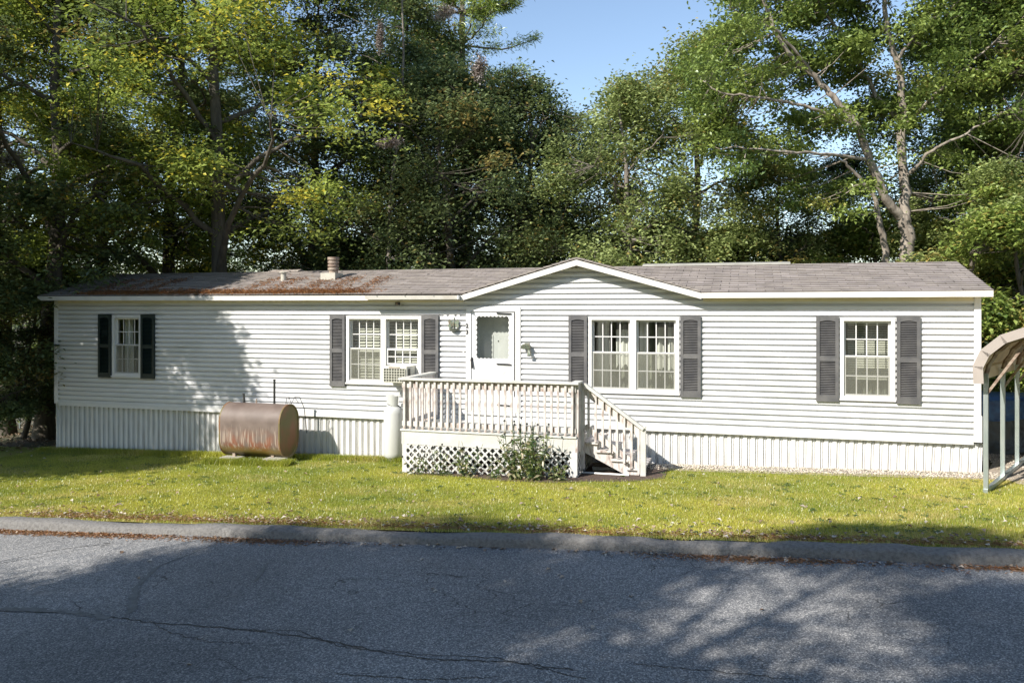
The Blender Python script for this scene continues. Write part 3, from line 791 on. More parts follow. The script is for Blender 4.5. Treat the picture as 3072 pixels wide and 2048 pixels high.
# ridge vents, pipe, stack
for x0, x1, lb in ((-5.69, -2.78, None), (-14.6, -13.80, None)):
    mb = MB(); mb.prism([(RY - .16, RZ - .01), (RY, RZ + .03), (RY + .16, RZ - .01), (RY + .16, RZ + .012), (RY, RZ + .052), (RY - .16, RZ + .012)], x0, x1)
    house.part('ridge_vent', mb, M['ridge'] if x0 > -10 else M['tin'])
def roof_z(y): return EZ + (RZ - EZ) * (y - EY) / (RY - EY)
vp = house.part('vent_pipe', MB().lathe(-13.62, 1.1, [(0.062, roof_z(1.1) - 0.06), (0.062, roof_z(1.1) + 0.18)], 14), M['flash'])
house.part('pipe_cap', MB().lathe(-13.62, 1.1, [(0.09, roof_z(1.1) + 0.18), (0.09, roof_z(1.1) + 0.20), (0.03, roof_z(1.1) + 0.215)], 14), M['flash'], parent=vp)
yb = 1.25; stk = house.part('stack_base', MB().box(-12.68, -12.32, yb - 0.16, yb + 0.2, roof_z(yb) - 0.08, roof_z(yb) + 0.13), M['flash'])
pr = [(0.10, roof_z(yb) + 0.13), (0.10, roof_z(yb) + 0.20)]
zz = roof_z(yb) + 0.20
for i in range(3): pr += [(0.125, zz), (0.125, zz + 0.045), (0.105, zz + 0.05), (0.105, zz + 0.065)]; zz += 0.075
pr += [(0.13, zz), (0.13, zz + 0.06), (0.02, zz + 0.065)]
house.part('flue_stack', MB().lathe(-12.46, yb + 0.02, pr, 18), M['stack'], parent=stk)


# windows
def sash(win, x0, x1, z0, z1, y, blind=None, curtain=None, screen=False, cols=4, parent=None):
    """one sash: frame, glass, muntins"""
    fr = 0.035
    mb = MB(); mb.box(x0, x1, y - .02, y + .02, z0, z0 + fr); mb.box(x0, x1, y - .02, y + .02, z1 - fr, z1)
    mb.box(x0, x0 + fr, y - .0195, y + .0195, z0 + fr, z1 - fr); mb.box(x1 - fr, x1, y - .0195, y + .0195, z0 + fr, z1 - fr)
    house.part('sash', mb, M['trim'], parent=win)
    mb = MB().poly([(x0 + fr, y, z0 + fr), (x1 - fr, y, z0 + fr), (x1 - fr, y, z1 - fr), (x0 + fr, y, z1 - fr)])
    house.part('pane', mb, M['glass'], parent=win)
    if cols:
        mb = MB(); zm = (z0 + z1) / 2
        for i in range(1, cols):
            x = x0 + fr + (x1 - x0 - 2 * fr) * i / cols; mb.box(x - .009, x + .009, y - .010, y - .002, z0 + fr, z1 - fr)
        mb.box(x0 + fr, x1 - fr, y - .0135, y - .0105, zm - .009, zm + .009)
        house.part('muntins', mb, M['trim'], parent=win)
    if screen:
        mb = MB().poly([(x0 + .01, y - .024, z0 + .01), (x1 - .01, y - .024, z0 + .01), (x1 - .01, y - .024, z1 - .01), (x0 + .01, y - .024, z1 - .01)])
        house.part('insect_screen', mb, M['screen'], parent=win)


def window(x0, x1, z0, z1, double, zm=1.33, ac=False, screens=True):
    mb = MB(); y0, y1 = -0.064, 0.08; f = 0.062
    mb.box(x0, x1, y0, y1, z1 - f, z1); mb.box(x0, x1, y0, y1, z0, z0 + f)
    mb.box(x0, x0 + f, y0 + .001, y1, z0 + f, z1 - f); mb.box(x1 - f, x1, y0 + .001, y1, z0 + f, z1 - f)
    xm = (x0 + x1) / 2
    if double: mb.box(xm - .055, xm + .055, y0 + .001, y1, z0 + f, z1 - f)
    wdw = house.part('window', mb, M['trim'])
    bays = [(x0 + f, xm - .055), (xm + .055, x1 - f)] if double else [(x0 + f, x1 - f)]
    for i, (a, b) in enumerate(bays):
        sash(wdw, a, b, zm - .015, z1 - f, 0.030)
        if ac and i == 1: sash(wdw, a, b, 1.02, zm + 0.02, -0.013, cols=4)
        else: sash(wdw, a, b, z0 + f, zm + .02, -0.013, screen=screens)
    house.part('sill', MB().box(x0 - .01, x1 + .01, -0.088, -0.064, z0 - .012, z0 + .018), M['trim'], parent=wdw)
    return wdw


def blind(wdw, x0, x1, z0, z1, y=0.14, pitch=0.045, open_=0.4, m='blind'):
    mb = MB(); z = z0
    while z < z1:
        mb.poly([(x0, y, z), (x1, y, z), (x1, y + .025 * open_, z + pitch * 0.62), (x0, y + .025 * open_, z + pitch * 0.62)]); z += pitch
    mb.box(x0, x1, y - .01, y + .03, z1, z1 + 0.04)
    house.part('window_blind', mb, M[m], parent=wdw, kind='stuff')


def curtain(wdw, x0, x1, z0, z1, y=0.2, amp=0.03, seed=1, hemrag=0.0, m='curtain'):
    r = random.Random(seed); n = max(6, int((x1 - x0) / 0.018)); mb = MB(); ph = r.uniform(0, 6)
    top = []; bot = []
    for i in range(n + 1):
        x = x0 + (x1 - x0) * i / n; yy = y + amp * math.sin(i * 1.05 + ph) + amp * .4 * math.sin(i * 2.3)
        top.append((x, yy, z1)); bot.append((x + 0.01 * math.sin(i * .7), yy * 1.0 + 0.01, z0 + hemrag * abs(math.sin(i * 0.45 + ph))))
    b = len(mb.v); mb.v += top + bot
    for i in range(n): mb.f.append((b + n + 1 + i, b + n + 2 + i, b + i + 1, b + i))
    house.part('curtain', mb, M[m], parent=wdw, smooth=True)


w1 = window(*WIN[0], False); curtain(w1, -17.22, -16.98, 0.65, 1.95, 0.25, seed=3); curtain(w1, -16.80, -16.55, 0.65, 1.95, 0.25, seed=9)
w2 = window(*WIN[1], True, ac=True); blind(w2, -11.38, -10.66, 0.68, 1.92, pitch=0.058, open_=1.0); blind(w2, -10.56, -9.84, 1.0, 1.92, pitch=0.058, open_=1.0)
w3 = window(*WIN[2], True)
curtain(w3, -6.36, -6.10, 0.62, 1.9, 0.35, seed=4); curtain(w3, -5.98, -5.70, 0.9, 1.75, 0.40, seed=5, hemrag=0.2)
curtain(w3, -5.52, -5.36, 0.62, 1.9, 0.30, seed=6); curtain(w3, -5.22, -5.08, 0.85, 1.8, 0.42, seed=7, hemrag=0.2); curtain(w3, -5.02, -4.84, 0.75, 1.8, 0.40, seed=8, hemrag=0.25)
w4 = window(*WIN[3], False); blind(w4, -1.92, -1.26, 0.92, 1.86, y=0.30, pitch=0.040, open_=0.5)


curtain(w1, -17.24, -16.50, .66, 1.97, .42, seed=21, m='tone_sheet_dark'); curtain(w2, -11.40, -9.82, .66, 1.97, .42, seed=22, m='tone_sheet')  # full-width sheets added behind the panes to even out the glass tone
curtain(w3, -6.40, -4.80, .62, 1.97, .62, seed=23, m='tone_sheet'); curtain(w4, -2.06, -1.24, .62, 1.97, .5, seed=24, m='tone_sheet')  # the same added tone sheets for the two right-hand windows


def shutter(x0, x1, z0, z1, m, lean=0.0):
    mb = MB(); f = 0.055; y0, y1 = -0.094, -0.055; zm = z0 + (z1 - z0) * 0.50
    mb.box(x0, x0 + f, y0, y1, z0, z1); mb.box(x1 - f, x1, y0, y1, z0, z1)
    mb.box(x0 + f, x1 - f, y0 + .002, y1, z0, z0 + .11); mb.box(x0 + f, x1 - f, y0 + .002, y1, z1 - .075, z1); mb.box(x0 + f, x1 - f, y0 + .002, y1, zm - .04, zm + .04)
    # arched lower edge of the top rail
    n = 10; xa, xb = x0 + f, x1 - f
    for i in range(n):
        a = xa + (xb - xa) * i / n; b = xa + (xb - xa) * (i + 1) / n
        ha = 0.022 * (1 - math.sin(math.pi * i / n)); hb = 0.022 * (1 - math.sin(math.pi * (i + 1) / n))
        mb.poly([(a, y0 + .001, z1 - .075 - ha), (b, y0 + .001, z1 - .075 - hb), (b, y0 + .001, z1 - .07), (a, y0 + .001, z1 - .07)])
    sh = house.part('shutter', mb, m)
    mb = MB()
    for za, zb in ((z0 + .11, zm - .04), (zm + .04, z1 - .075)):
        n = int((zb - za) / 0.0285)
        for i in range(n):
            z = za + (zb - za) * i / n; h = (zb - za) / n
            mb.poly([(xa, y0 + .008, z + .004), (xb, y0 + .008, z + .004), (xb, y1 - .002, z + h * 0.80), (xa, y1 - .002, z + h * 0.80)])
            mb.poly([(xa, y0 + .008, z + .004), (xa, y1 - .001, z - .003), (xb, y1 - .001, z - .003), (xb, y0 + .008, z + .004)])
        mb.poly([(xa, y1, za), (xb, y1, za), (xb, y1, zb), (xa, y1, zb)])
    house.part('louvres', mb, m, parent=sh, kind='stuff')


for x0, x1, dz in ((-11.79, -11.45, 0), (-9.76, -9.41, 0), (-6.80, -6.45, 0), (-4.75, -4.39, 0.0), (-2.46, -2.10, 0), (-1.20, -0.84, 0)):
    shutter(x0, x1, 0.56, 2.02, M['shutter'])
for x0, x1 in ((-17.63, -17.28), (-16.47, -16.11)): shutter(x0, x1, 0.60, 2.02, M['green_shutter'])

# door: surround, storm door, inner door
x0, x1, z0, z1 = DOOR
mb = MB(); mb.box(x0, x0 + .10, -.066, .05, z0, z1); mb.box(x1 - .10, x1, -.066, .05, z0, z1); mb.box(x0 + .10, x1 - .10, -.066, .05, z1 - .09, z1)
mb.box(x0 + .10, x1 - .10, -.075, .05, z0 - .06, z0)
mb.box(x0 + .09, x0 + .12, .052, .34, z0, z1 - .06); mb.box(x1 - .12, x1 - .09, .052, .34, z0, z1 - .06); mb.box(x0 + .12, x1 - .12, .052, .34, z1 - .10, z1 - .06)
surround = house.part('door_frame', mb, M['trim'])
dx0, dx1, dz0, dz1 = x0 + .105, x1 - .105, z0 + .005, z1 - .095
gx0, gx1, gz0_, gz1_ = -8.655, -7.955, 1.16, 2.02
mb = MB(); ya, yb = -.045, -.012
mb.box(dx0, gx0, ya, yb, dz0, dz1); mb.box(gx1, dx1, ya, yb, dz0, dz1); mb.box(gx0, gx1, ya, yb, gz1_, dz1); mb.box(gx0, gx1, ya, yb, dz0, gz0_)
sd = house.part('storm_door', mb, M['plate'])
house.part('pane', MB().poly([(gx0, -.03, gz0_), (gx1, -.03, gz0_), (gx1, -.03, gz1_), (gx0, -.03, gz1_)]), M['glass'], parent=sd)
# scalloped border round the glass
mb = MB(); n = 9
for i in range(n):
    for (px0, pz0, px1, pz1, nx, nz) in ((gx0, gz1_, gx1, gz1_, 0, -1), (gx0, gz0_, gx0, gz1_, 1, 0), (gx1, gz0_, gx1, gz1_, -1, 0), (gx0, gz0_, gx1, gz0_, 0, 1)):
        a = Vector((px0 + (px1 - px0) * i / n, pz0 + (pz1 - pz0) * i / n)); b = Vector((px0 + (px1 - px0) * (i + 1) / n, pz0 + (pz1 - pz0) * (i + 1) / n))
        fan = [(a.x, -.038, a.y)]
        for q in range(7):
            t = q / 6; c = a.lerp(b, t); h = 0.012 + 0.022 * math.sin(math.pi * t); fan.append((c.x + nx * h, -.038, c.y + nz * h))
        fan.append((b.x, -.038, b.y)); mb.poly(fan)
house.part('scalloped_trim', mb, M['plate'], parent=sd)
mb = MB(); mb.box(gx0 - .02, gx1 + .0, -.052, -.045, gz0_ - .065, gz0_ - .055); mb.box(gx0 + .12, gx1 - .18, -.05, -.045, gz0_ - .16, gz0_ - .152)
for (a, b, c, d) in ((-8.60, 0.30, -8.02, 0.98), (-8.60, 0.98, -8.02, 0.30)): mb.beam((a, -.048, b), (c, -.048, d), .02, .006, up=(0, 1, 0))
mb.box(-8.64, -8.62, -.05, -.045, .28, 1.0); mb.box(-8.0, -7.98, -.05, -.045, .28, 1.0)
house.part('moulding', mb, M['trim'], parent=sd)
mb = MB().beam((gx0 - .045, -.075, 1.00), (gx0 - .075, -.075, 1.17), .022, .03); mb.box(gx0 - .085, gx0 - .05, -.065, -.045, 1.0, 1.2)
house.part('handle', mb, M['black'], parent=sd)
for za in (2.06, 1.085, 0.30):
    house.part('door_closer', MB().beam((gx1 - .26, -.06, za), (gx1 + .03, -.055, za - .012), .022, .022), M['black'], parent=sd)
house.part('jamb_post', MB().box(x1 - .125, x1 - .108, -.075, -.0665, z0 + .3, z1 - .1), M['black'], parent=surround)
mb = MB(); iy = .30; mb.box(x0 + .12, x1 - .12, iy, iy + .04, z0, z1 - .1); idr = house.part('inner_door', mb, M['plate'])
mb = MB()
for a in (x0 + .19, x0 + .56):
    for za, zb in ((0.28, 0.85), (1.0, 1.62), (1.72, 1.98)):
        mb.prism([(a, za), (a + .25, za), (a + .25, zb), (a, zb)], iy - .012, iy, 'y') if False else mb.box(a, a + .25, iy - .012, iy - .001, za, zb)
house.part('door_panel', mb, M['trim'], parent=idr)
house.part('peephole', MB().box(-8.30, -8.28, iy - .02, iy, 1.50, 1.52), M['black'], parent=idr)

# things fixed on the front wall
def flat_text(ch, x, z, size, parent):
    cu = bpy.data.curves.new('house_number', 'FONT'); cu.body = ch; cu.size = size; cu.extrude = 0.004; cu.offset = 0.003; cu.materials.append(M['black'])
    tmp = bpy.data.objects.new('tmp', cu); me = bpy.data.meshes.new_from_object(tmp); bpy.data.objects.remove(tmp)
    o = link('house_number', me, parent); o.matrix_basis = Matrix.Translation((x - house.p[0], -0.072 - house.p[1], z - house.p[2])) @ Matrix.Rotation(math.radians(90), 4, 'X')
    return o
flat_text('2', -8.845, 1.775, 0.115, house.root); flat_text('3', -8.845, 1.655, 0.115, house.root)
lamp = Thing('wall_light', 'dark twin head outdoor light on the siding right of the front door', 'wall light', (-7.60, -.03, 1.43))
lamp.part('base_plate', MB().lathe(0, 0, [(0.05, 0), (0.05, 0.03)], 14) and MB().box(-7.66, -7.56, -.06, -.024, 1.40, 1.49), M['ornament'])
for dx in (-.055, .035):
    lamp.part('lamp_head', MB().tube([(-7.61 + dx, -.06, 1.45), (-7.60 + dx, -.12, 1.44), (-7.60 + dx, -.16, 1.42)], [.022, .04, .05], 10), M['ornament'])
lamp.part('sensor', MB().tube([(-7.58, -.06, 1.42), (-7.55, -.13, 1.33), (-7.54, -.16, 1.26)], [.012, .03, .045], 8), M['ornament'])
cmr = Thing('security_camera', 'small black camera in a white bracket under the sagging gutter', 'camera', (-10.27, -.09, 2.26))
cmr.part('housing', MB().box(-10.31, -10.23, -.13, -.06, 2.215, 2.275), M['black']); cmr.part('bracket', MB().box(-10.325, -10.215, -.06, -.052, 2.20, 2.30), M['trim'])
cmr.part('lens', MB().tube([(-10.27, -.13, 2.245), (-10.27, -.145, 2.245)], .02, 12), M['stack'])
orn = Thing('wall_ornament', 'dark metal butterfly ornament with three white discs beside the house number', 'ornament', (-9.08, -.03, 1.85))
for x, w_ in ((-9.28, .035), (-9.145, .06), (-9.005, .035)):
    orn.part('disc', MB().tube([(x, -.030, 2.0), (x, -.042, 2.0)], w_, 18), M['plate'])
for sg in (-1, 1):
    mb = MB(); pts = [(0, 0), (.03, .05), (.085, .09), (.115, .06), (.10, .0), (.115, -.05), (.08, -.09), (.03, -.05)]
    mb.v = [(-9.09 + sg * p, -.07 - .02 * (p > .05), 1.85 + q) for p, q in pts] + [(-9.09 + sg * p, -.065 - .02 * (p > .05), 1.85 + q) for p, q in pts]
    k = len(pts); mb.f = [tuple(range(k)), tuple(reversed(range(k, 2 * k)))] + [(i, (i + 1) % k, k + (i + 1) % k, k + i) for i in range(k)]
    orn.part('wing', mb, M['ornament'])
orn.part('body', MB().tube([(-9.09, -.055, 1.74), (-9.09, -.075, 1.85), (-9.085, -.06, 1.97)], [.012, .018, .008], 8), M['ornament'])
orn.part('bowl', MB().lathe(-9.09, -.08, [(.03, 1.70), (.085, 1.735), (.10, 1.76), (.09, 1.76)], 16), M['ornament'])
house.part('doorbell', MB().box(-8.915, -8.885, -.045, -.024, 1.28, 1.38), M['trim'])

# ------------------------------------------------------------------ air conditioner
ac = Thing('air_conditioner', 'boxy window air conditioner with gridded grille jutting from the second window', 'air conditioner', (-10.2, -.25, .68))
mb = MB(); mb.box(-10.42, -9.93, -.44, .02, .70, 1.02); ac.part('casing', mb, M['acgrey'])
ac.part('coil', MB().box(-10.405, -9.955, -.452, -.441, .725, .985), M['acgrille'])
mb = MB()
for i in range(9): x = -10.405 + .45 * i / 8; mb.box(x - .004, x + .004, -.462, -.452, .725, .985)
for i in range(6): z = .725 + .26 * i / 5; mb.box(-10.405, -9.955, -.466, -.4625, z - .004, z + .004)
ac.part('grille', mb, M['acgrey'])
ac.part('badge_strip', MB().box(-10.30, -10.07, -.456, -.4405, .992, 1.012), M['stack'])
mb = MB()
for y in (-.36, -.30): mb.box(-9.93, -9.922, y, y + .035, .76, .97)
ac.part('side_louvre', mb, M['acgrille'])
ac.part('window_filler', MB().box(-9.92, -9.85, -.02, .02, .70, 1.02), M['trim'])

# ------------------------------------------------------------------ propane cylinder
lp = Thing('propane_cylinder', 'tall white propane cylinder standing left of the wooden deck', 'gas cylinder', (-10.24, -.36, gz(-10.24, -.36)))
g0 = gz(-10.24, -.36)
lp.part('body', MB().lathe(-10.24, -.36, [(.14, g0 + .03), (.185, g0 + .10), (.19, g0 + .16), (.19, g0 + .93), (.175, g0 + 1.0), (.13, g0 + 1.06), (.07, g0 + 1.085)], 28), M['lp'], smooth=True)
lp.part('foot_ring', MB().lathe(-10.24, -.36, [(.15, g0 - .05), (.15, g0 + .05)], 24), M['lp'])
mb = MB(); n = 22
for i in range(n - 5):
    a0 = 2 * math.pi * i / n + 1.0; a1 = 2 * math.pi * (i + 1) / n + 1.0
    def cp(a, r, z): return (-10.24 + r * math.cos(a), -.36 + r * math.sin(a), g0 + z + 0.03 * math.sin(a * 2))
    mb.poly([cp(a0, .125, 1.09), cp(a1, .125, 1.09), cp(a1, .15, 1.30), cp(a0, .15, 1.30)]); mb.poly([cp(a0, .12, 1.09), cp(a0, .145, 1.30), cp(a1, .145, 1.30), cp(a1, .12, 1.09)])
lp.part('valve_hood', mb, M['lp'])
lp.part('valve', MB().tube([(-10.24, -.36, g0 + 1.07), (-10.24, -.36, g0 + 1.17)], .025, 10), M['stack'])
lp.part('regulator_hose', MB().tube([(-10.24, -.36, g0 + 1.12), (-10.14, -.40, g0 + 1.10), (-10.08, -.30, g0 + 1.0), (-10.1, -.12, g0 + .8), (-10.1, .0, g0 + .78)], .012, 6), M['rubber'])

# ------------------------------------------------------------------ oil tank
def tank_mat():
    m = bpy.data.materials.new('rusty_tank_paint'); m.use_nodes = True
    nt = m.node_tree; n = nt.nodes; l = nt.links; b = n['Principled BSDF']; b.inputs['Roughness'].default_value = 0.6
    tc = n.new('ShaderNodeTexCoord'); sx = n.new('ShaderNodeSeparateXYZ'); l.new(tc.outputs['Object'], sx.inputs[0])
    mp = n.new('ShaderNodeMapping'); mp.inputs['Scale'].default_value = (26, 26, 1.2); l.new(tc.outputs['Object'], mp.inputs[0])
    st = n.new('ShaderNodeTexNoise'); st.inputs['Scale'].default_value = 1.6; st.inputs['Detail'].default_value = 5; l.new(mp.outputs[0], st.inputs[0])
    pt = n.new('ShaderNodeTexNoise'); pt.inputs['Scale'].default_value = 4; l.new(tc.outputs['Object'], pt.inputs[0])
    def rng(src, a, b_, c=0.0, d=1.0):
        r = n.new('ShaderNodeMapRange'); r.inputs[1].default_value = a; r.inputs[2].default_value = b_; r.inputs[3].default_value = c; r.inputs[4].default_value = d
        l.new(src, r.inputs[0]); return r.outputs[0]
    def mix(f, a, b_):
        x = n.new('ShaderNodeMix'); x.data_type = 'RGBA'
        for sck, v in ((0, f), (6, a), (7, b_)):
            if isinstance(v, tuple): x.inputs[sck].default_value = (*v, 1)
            else: l.new(v, x.inputs[sck])
        return x.outputs[2]
    def mul(a, b_, op='MULTIPLY'):
        x = n.new('ShaderNodeMath'); x.operation = op
        for i, v in enumerate((a, b_)):
            if isinstance(v, (int, float)): x.inputs[i].default_value = v
            else: l.new(v, x.inputs[i])
        return x.outputs[0]
    base = mix(rng(pt.outputs[0], .4, .6), (0.140, 0.105, 0.088), (0.11, 0.08, 0.066))
    red = mix(mul(rng(sx.outputs[2], .62, .30), rng(pt.outputs[0], .42, .62)), base, (0.20, 0.075, 0.04))
    # sun-bleached runs start at mid height
    h = mul(sx.outputs[2], rng(st.outputs[0], .35, .65, -.20, .20), 'ADD')
    band = mul(rng(h, .74, .66), rng(h, .20, .42)); runs = mul(band, rng(st.outputs[0], .50, .62))
    bl = mix(runs, red, (0.29, 0.23, 0.185))
    alg = mix(mul(rng(sx.outputs[2], .26, .12), 0.8), bl, (0.20, 0.15, 0.02))
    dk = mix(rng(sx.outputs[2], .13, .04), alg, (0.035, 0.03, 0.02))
    l.new(dk, b.inputs['Base Color']); return m
def tank_end_mat():
    m = mat('mossy_tank_end', (0.125, 0.105, 0.03), 0.6, color2=(0.20, 0.09, 0.04), vscale=3.2, lo=0.42, hi=0.6, stretch=(1, 1, 0.6))
    return m
tz0 = -0.80; tk = Thing('oil_tank', 'rusty brown heating oil tank lying on blocks against the skirting', 'tank', (-12.97, -.80, tz0))
def obround(rw, hh, n=12):
    """outline in (y,z), rw radius, hh total height"""
    P = []
    for i in range(n + 1): a = math.pi * i / n; P.append((math.cos(a) * rw, hh - rw + math.sin(a) * rw))
    for i in range(n + 1): a = math.pi + math.pi * i / n; P.append((math.cos(a) * rw, rw + math.sin(a) * rw))
    return P
ob = obround(.345, 1.06); mb = MB(); X0, X1 = -13.66, -12.28
mb.prism([(-.80 + p, tz0 + q) for p, q in ob], X0 + .03, X1 - .03)
mb.f = mb.f[:-2]; tk.part('shell', mb, tank_mat(), smooth=True)
for sg, x in ((-1, X0), (1, X1)):
    mb = MB(); k = len(ob)
    rr = [(0.0, 1.0), (.03, 1.012), (.03, 0.985), (.012, 0.93), (.02, 0.5), (.024, 0.0)] if sg > 0 else [(0.0, 1.0), (.03, 1.012), (.03, 0.985), (.012, .93), (.02, .5), (.024, 0.0)]
    for d, s_ in rr:
        for p, q in ob: mb.v.append((x - sg * .03 + sg * d, -.80 + p * s_, tz0 + .53 + (q - .53) * s_))
    for j in range(len(rr) - 1):
        for i in range(k):
            i2 = (i + 1) % k; f = (j * k + i, j * k + i2, (j + 1) * k + i2, (j + 1) * k + i); mb.f.append(f if sg > 0 else f[::-1])
    tk.part('end_cap', mb, tank_end_mat())
tt = tz0 + 1.04
tk.part('vent_pipe', MB().tube([(-12.62, -.80, tt), (-12.62, -.80, tt + .48), (-12.62, -.80, tt + .50)], [.022, .022, .034], 10), M['dark'])
tk.part('fill_pipe', MB().tube([(-13.32, -.80, tt), (-13.32, -.80, tt + .11), (-13.33, -.80, tt + .20)], [.03, .02, .024], 10), M['dark'])
tk.part('gauge', MB().tube([(-13.03, -.80, tt), (-13.03, -.80, tt + .04), (-13.03, -.80, tt + .10)], [.028, .016, .012], 10), M['stack'])
tk.part('fuel_line', MB().tube([(-12.36, -.80, tt), (-12.36, -.78, tt + .13), (-12.33, -.74, tt + .15), (-12.30, -.70, tt + .02), (-12.27, -.62, tt + .14), (-12.20, -.55, tt + .13), (-12.16, -.45, tt - .1), (-12.12, -.42, tt - .6)], .007, 6), M['dark'])
tk.part('fuel_line', MB().tube([(-12.33, -.80, tt), (-12.32, -.76, tt + .14), (-12.22, -.70, tt + .14), (-12.18, -.62, tt + .02)], .006, 6), M['dark'])
for x, y, nm, lb in ((-13.42, -1.02, 'left', 'concrete block under the left end of the rusty tank'), (-12.42, -1.06, 'right', 'concrete block under the right end of the rusty tank')):
    g1 = gz(x, y); t_ = Thing('concrete_block', lb, 'block', (x, y, g1), 'blocks propping the oil tank')
    mb = MB(); mb.box(x - .2, x + .2, y - .16, y - .12, g1 + .02, g1 + .10); mb.box(x - .2, x + .2, y + .10, y + .14, g1 - .03, g1 + .06)
    for a in (-.2, -.02, .16): mb.box(x + a, x + a + .04, y - .12, y + .10, g1 - .03, g1 + .0995)
    mb.box(x - .2, x + .2, y - .155, y + .1, g1 + .1, g1 + .115)
    t_.part('web', mb, M['block'])
mb = MB()
for x in (X0 + .25, X1 - .25):
    for y in (-.98, -.62): mb.box(x - .03, x + .03, y - .03, y + .03, gz(x, y) - .05, tz0 + .12)
tk.part('leg', mb, M['stack'])

# ------------------------------------------------------------------ deck
DX0, DX1, DY = -9.53, -6.36, -1.55
dk = Thing('wooden_deck', 'small raised entry deck with slatted railing and lattice skirt at the front door', 'deck', (-7.95, -.8, -.75))
y = DY - .02; i = 0
while y < -0.08:
    dk.part('deck_board', MB().box(DX0 - .02, DX1 + .02, y, min(y + .135, -.055), -.030 + rnd.uniform(-.001, .001), 0.0 + rnd.uniform(-.002, .002)), M['deckboard']); y += .142
dk.part('rim_board', MB().box(DX0 + .04, DX1 + .0, DY + .0, DY + .035, -.27, -.035), M['rimpaint'])
dk.part('rim_board', MB().box(DX0, DX0 + .038, DY + .0, -.06, -.27, -.035), M['rimpaint'])
dk.part('rim_board', MB().box(DX1 + .002, DX1 + .038, DY + .0, -.06, -.27, -.035), M['deckpaint'])
for x in (DX0 + .005, DX1 - .085):
    for y in (DY + .04, -.16):
        dk.part('support_post', MB().box(x, x + .085, y, y + .085, gz(x, y) - .1, -.032), M['lattice'])
# railings
RT = .875
def run_rail(p, q, n, z0b, z1b, nrm, posts=True):
    """p,q ends (x,y) of a railing line; nrm outward"""
    P = Vector((p[0], p[1], 0)); Q = Vector((q[0], q[1], 0)); nv = Vector((nrm[0], nrm[1], 0))
    a, b = P - nv * .045, Q - nv * .045
    dk.part('rail_board', MB().beam(a + Vector((0, 0, RT - .075)), b + Vector((0, 0, RT - .075)), .038, .135), M['deckpaint'])
    dk.part('rail_board', MB().beam(a + Vector((0, 0, .095)), b + Vector((0, 0, .095)), .038, .085), M['deckpaint'])
    me = None
    for i in range(n):
        c = P.lerp(Q, (i + .5) / n); c = c - nv * .007 + Vector((rnd.uniform(-.004, .004), 0, 0))
        if me is None:
            me = MB().box(-.019, .019, -.019, .019, z0b, z1b).mesh('baluster', M['deckpaint'])
        o = link('baluster', me, dk.root); o.location = (c.x - dk.p[0], c.y - dk.p[1], -dk.p[2] + rnd.uniform(-.006, .002)); o.rotation_euler = (0, rnd.uniform(-.006, .006), rnd.uniform(-.03, .03))
run_rail((DX0, DY - .005), (DX1, DY - .005), 27, -.02, RT - .012, (0, -1))
run_rail((DX0 - .005, DY + .05), (DX0 - .005, -.05), 12, -.02, RT - .012, (-1, 0))
run_rail((DX1 + .03, DY + .03), (DX1 + .03, -1.20), 4, -.24, RT - .012, (1, 0))
dk.part('rail_cap', MB().box(DX0 - .05, DX1 + .06, DY - .05, DY + .085, RT, RT + .034), M['rimpaint'])
dk.part('rail_cap', MB().box(DX0 - .05, DX0 + .09, DY + .087, -.03, RT, RT + .034), M['rimpaint'])
dk.part('rail_cap', MB().box(DX1 - .08, DX1 + .06, DY + .087, -1.17, RT, RT + .034), M['rimpaint'])
dk.part('rail_post', MB().box(DX0 + .03, DX0 + .11, -.12, -.04, 0.002, RT - .002), M['deckpaint'])
dk.part('rail_post', MB().box(DX1 - .07, DX1 + .01, DY + .04, DY + .12, 0.002, RT - .002), M['deckpaint'])
dk.part('rail_post', MB().box(DX1 + .012, DX1 + .09, -1.24, -1.16, -.60, RT - .002), M['deckpaint'])
dk.part('rail_post', MB().box(DX0 + .03, DX0 + .11, DY + .04, DY + .12, 0.002, RT - .002), M['deckpaint'])
# lattice
def lattice(o, u, L_, zlo, zhi, nrm, pitch=.138, wd=.031):
    """origin o, unit dir u, length, height band; diagonal strips clipped to the panel"""
    H_ = zhi - zlo
    for layer, sg in ((0, 1), (1, -1)):
        k = -int(H_ / pitch) - 1
        while k * pitch < L_ + H_:
            c = k * pitch + 0.03; k += 1
            # strip centre line u = c + sg*(z), width wd
            def poly_at(h):
                pts = []
                for du in (-wd * .7, wd * .7):
                    pts.append(du)
                return pts
            P0 = []
            z = 0.0
            lo = []; hi = []
            zs = np.linspace(0, H_, 2)
            ua0, ua1 = c - wd * .7, c + wd * .7
            poly = [(ua0, 0.0), (ua1, 0.0), (ua1 + sg * H_, H_), (ua0 + sg * H_, H_)]
            def clip(poly, f, v, keep):
                out = []
                for i in range(len(poly)):
                    A, B = poly[i], poly[(i + 1) % len(poly)]
                    ia, ib = keep(A[0]), keep(B[0])
                    if ia: out.append(A)
                    if ia != ib:
                        t = (v - A[0]) / (B[0] - A[0]); out.append((v, A[1] + (B[1] - A[1]) * t))
                return out
            poly = clip(poly, 0, 0.0, lambda x: x >= 0.0)
            if poly: poly = clip(poly, 0, L_, lambda x: x <= L_)
            if len(poly) < 3: continue
            mb = MB(); off = .006 + layer * .009
            f = [(o[0] + u[0] * a + nrm[0] * (off + .007), o[1] + u[1] * a + nrm[1] * (off + .007), zlo + z) for a, z in poly]
            r = [(o[0] + u[0] * a + nrm[0] * off, o[1] + u[1] * a + nrm[1] * off, zlo + z) for a, z in poly]
            n = len(poly); mb.v = f + r; mb.f = [tuple(range(n)), tuple(reversed(range(n, 2 * n)))] + [(i, n + i, n + (i + 1) % n, (i + 1) % n) for i in range(n)]
            dk.part('lattice_slat', mb, M['lattice'])
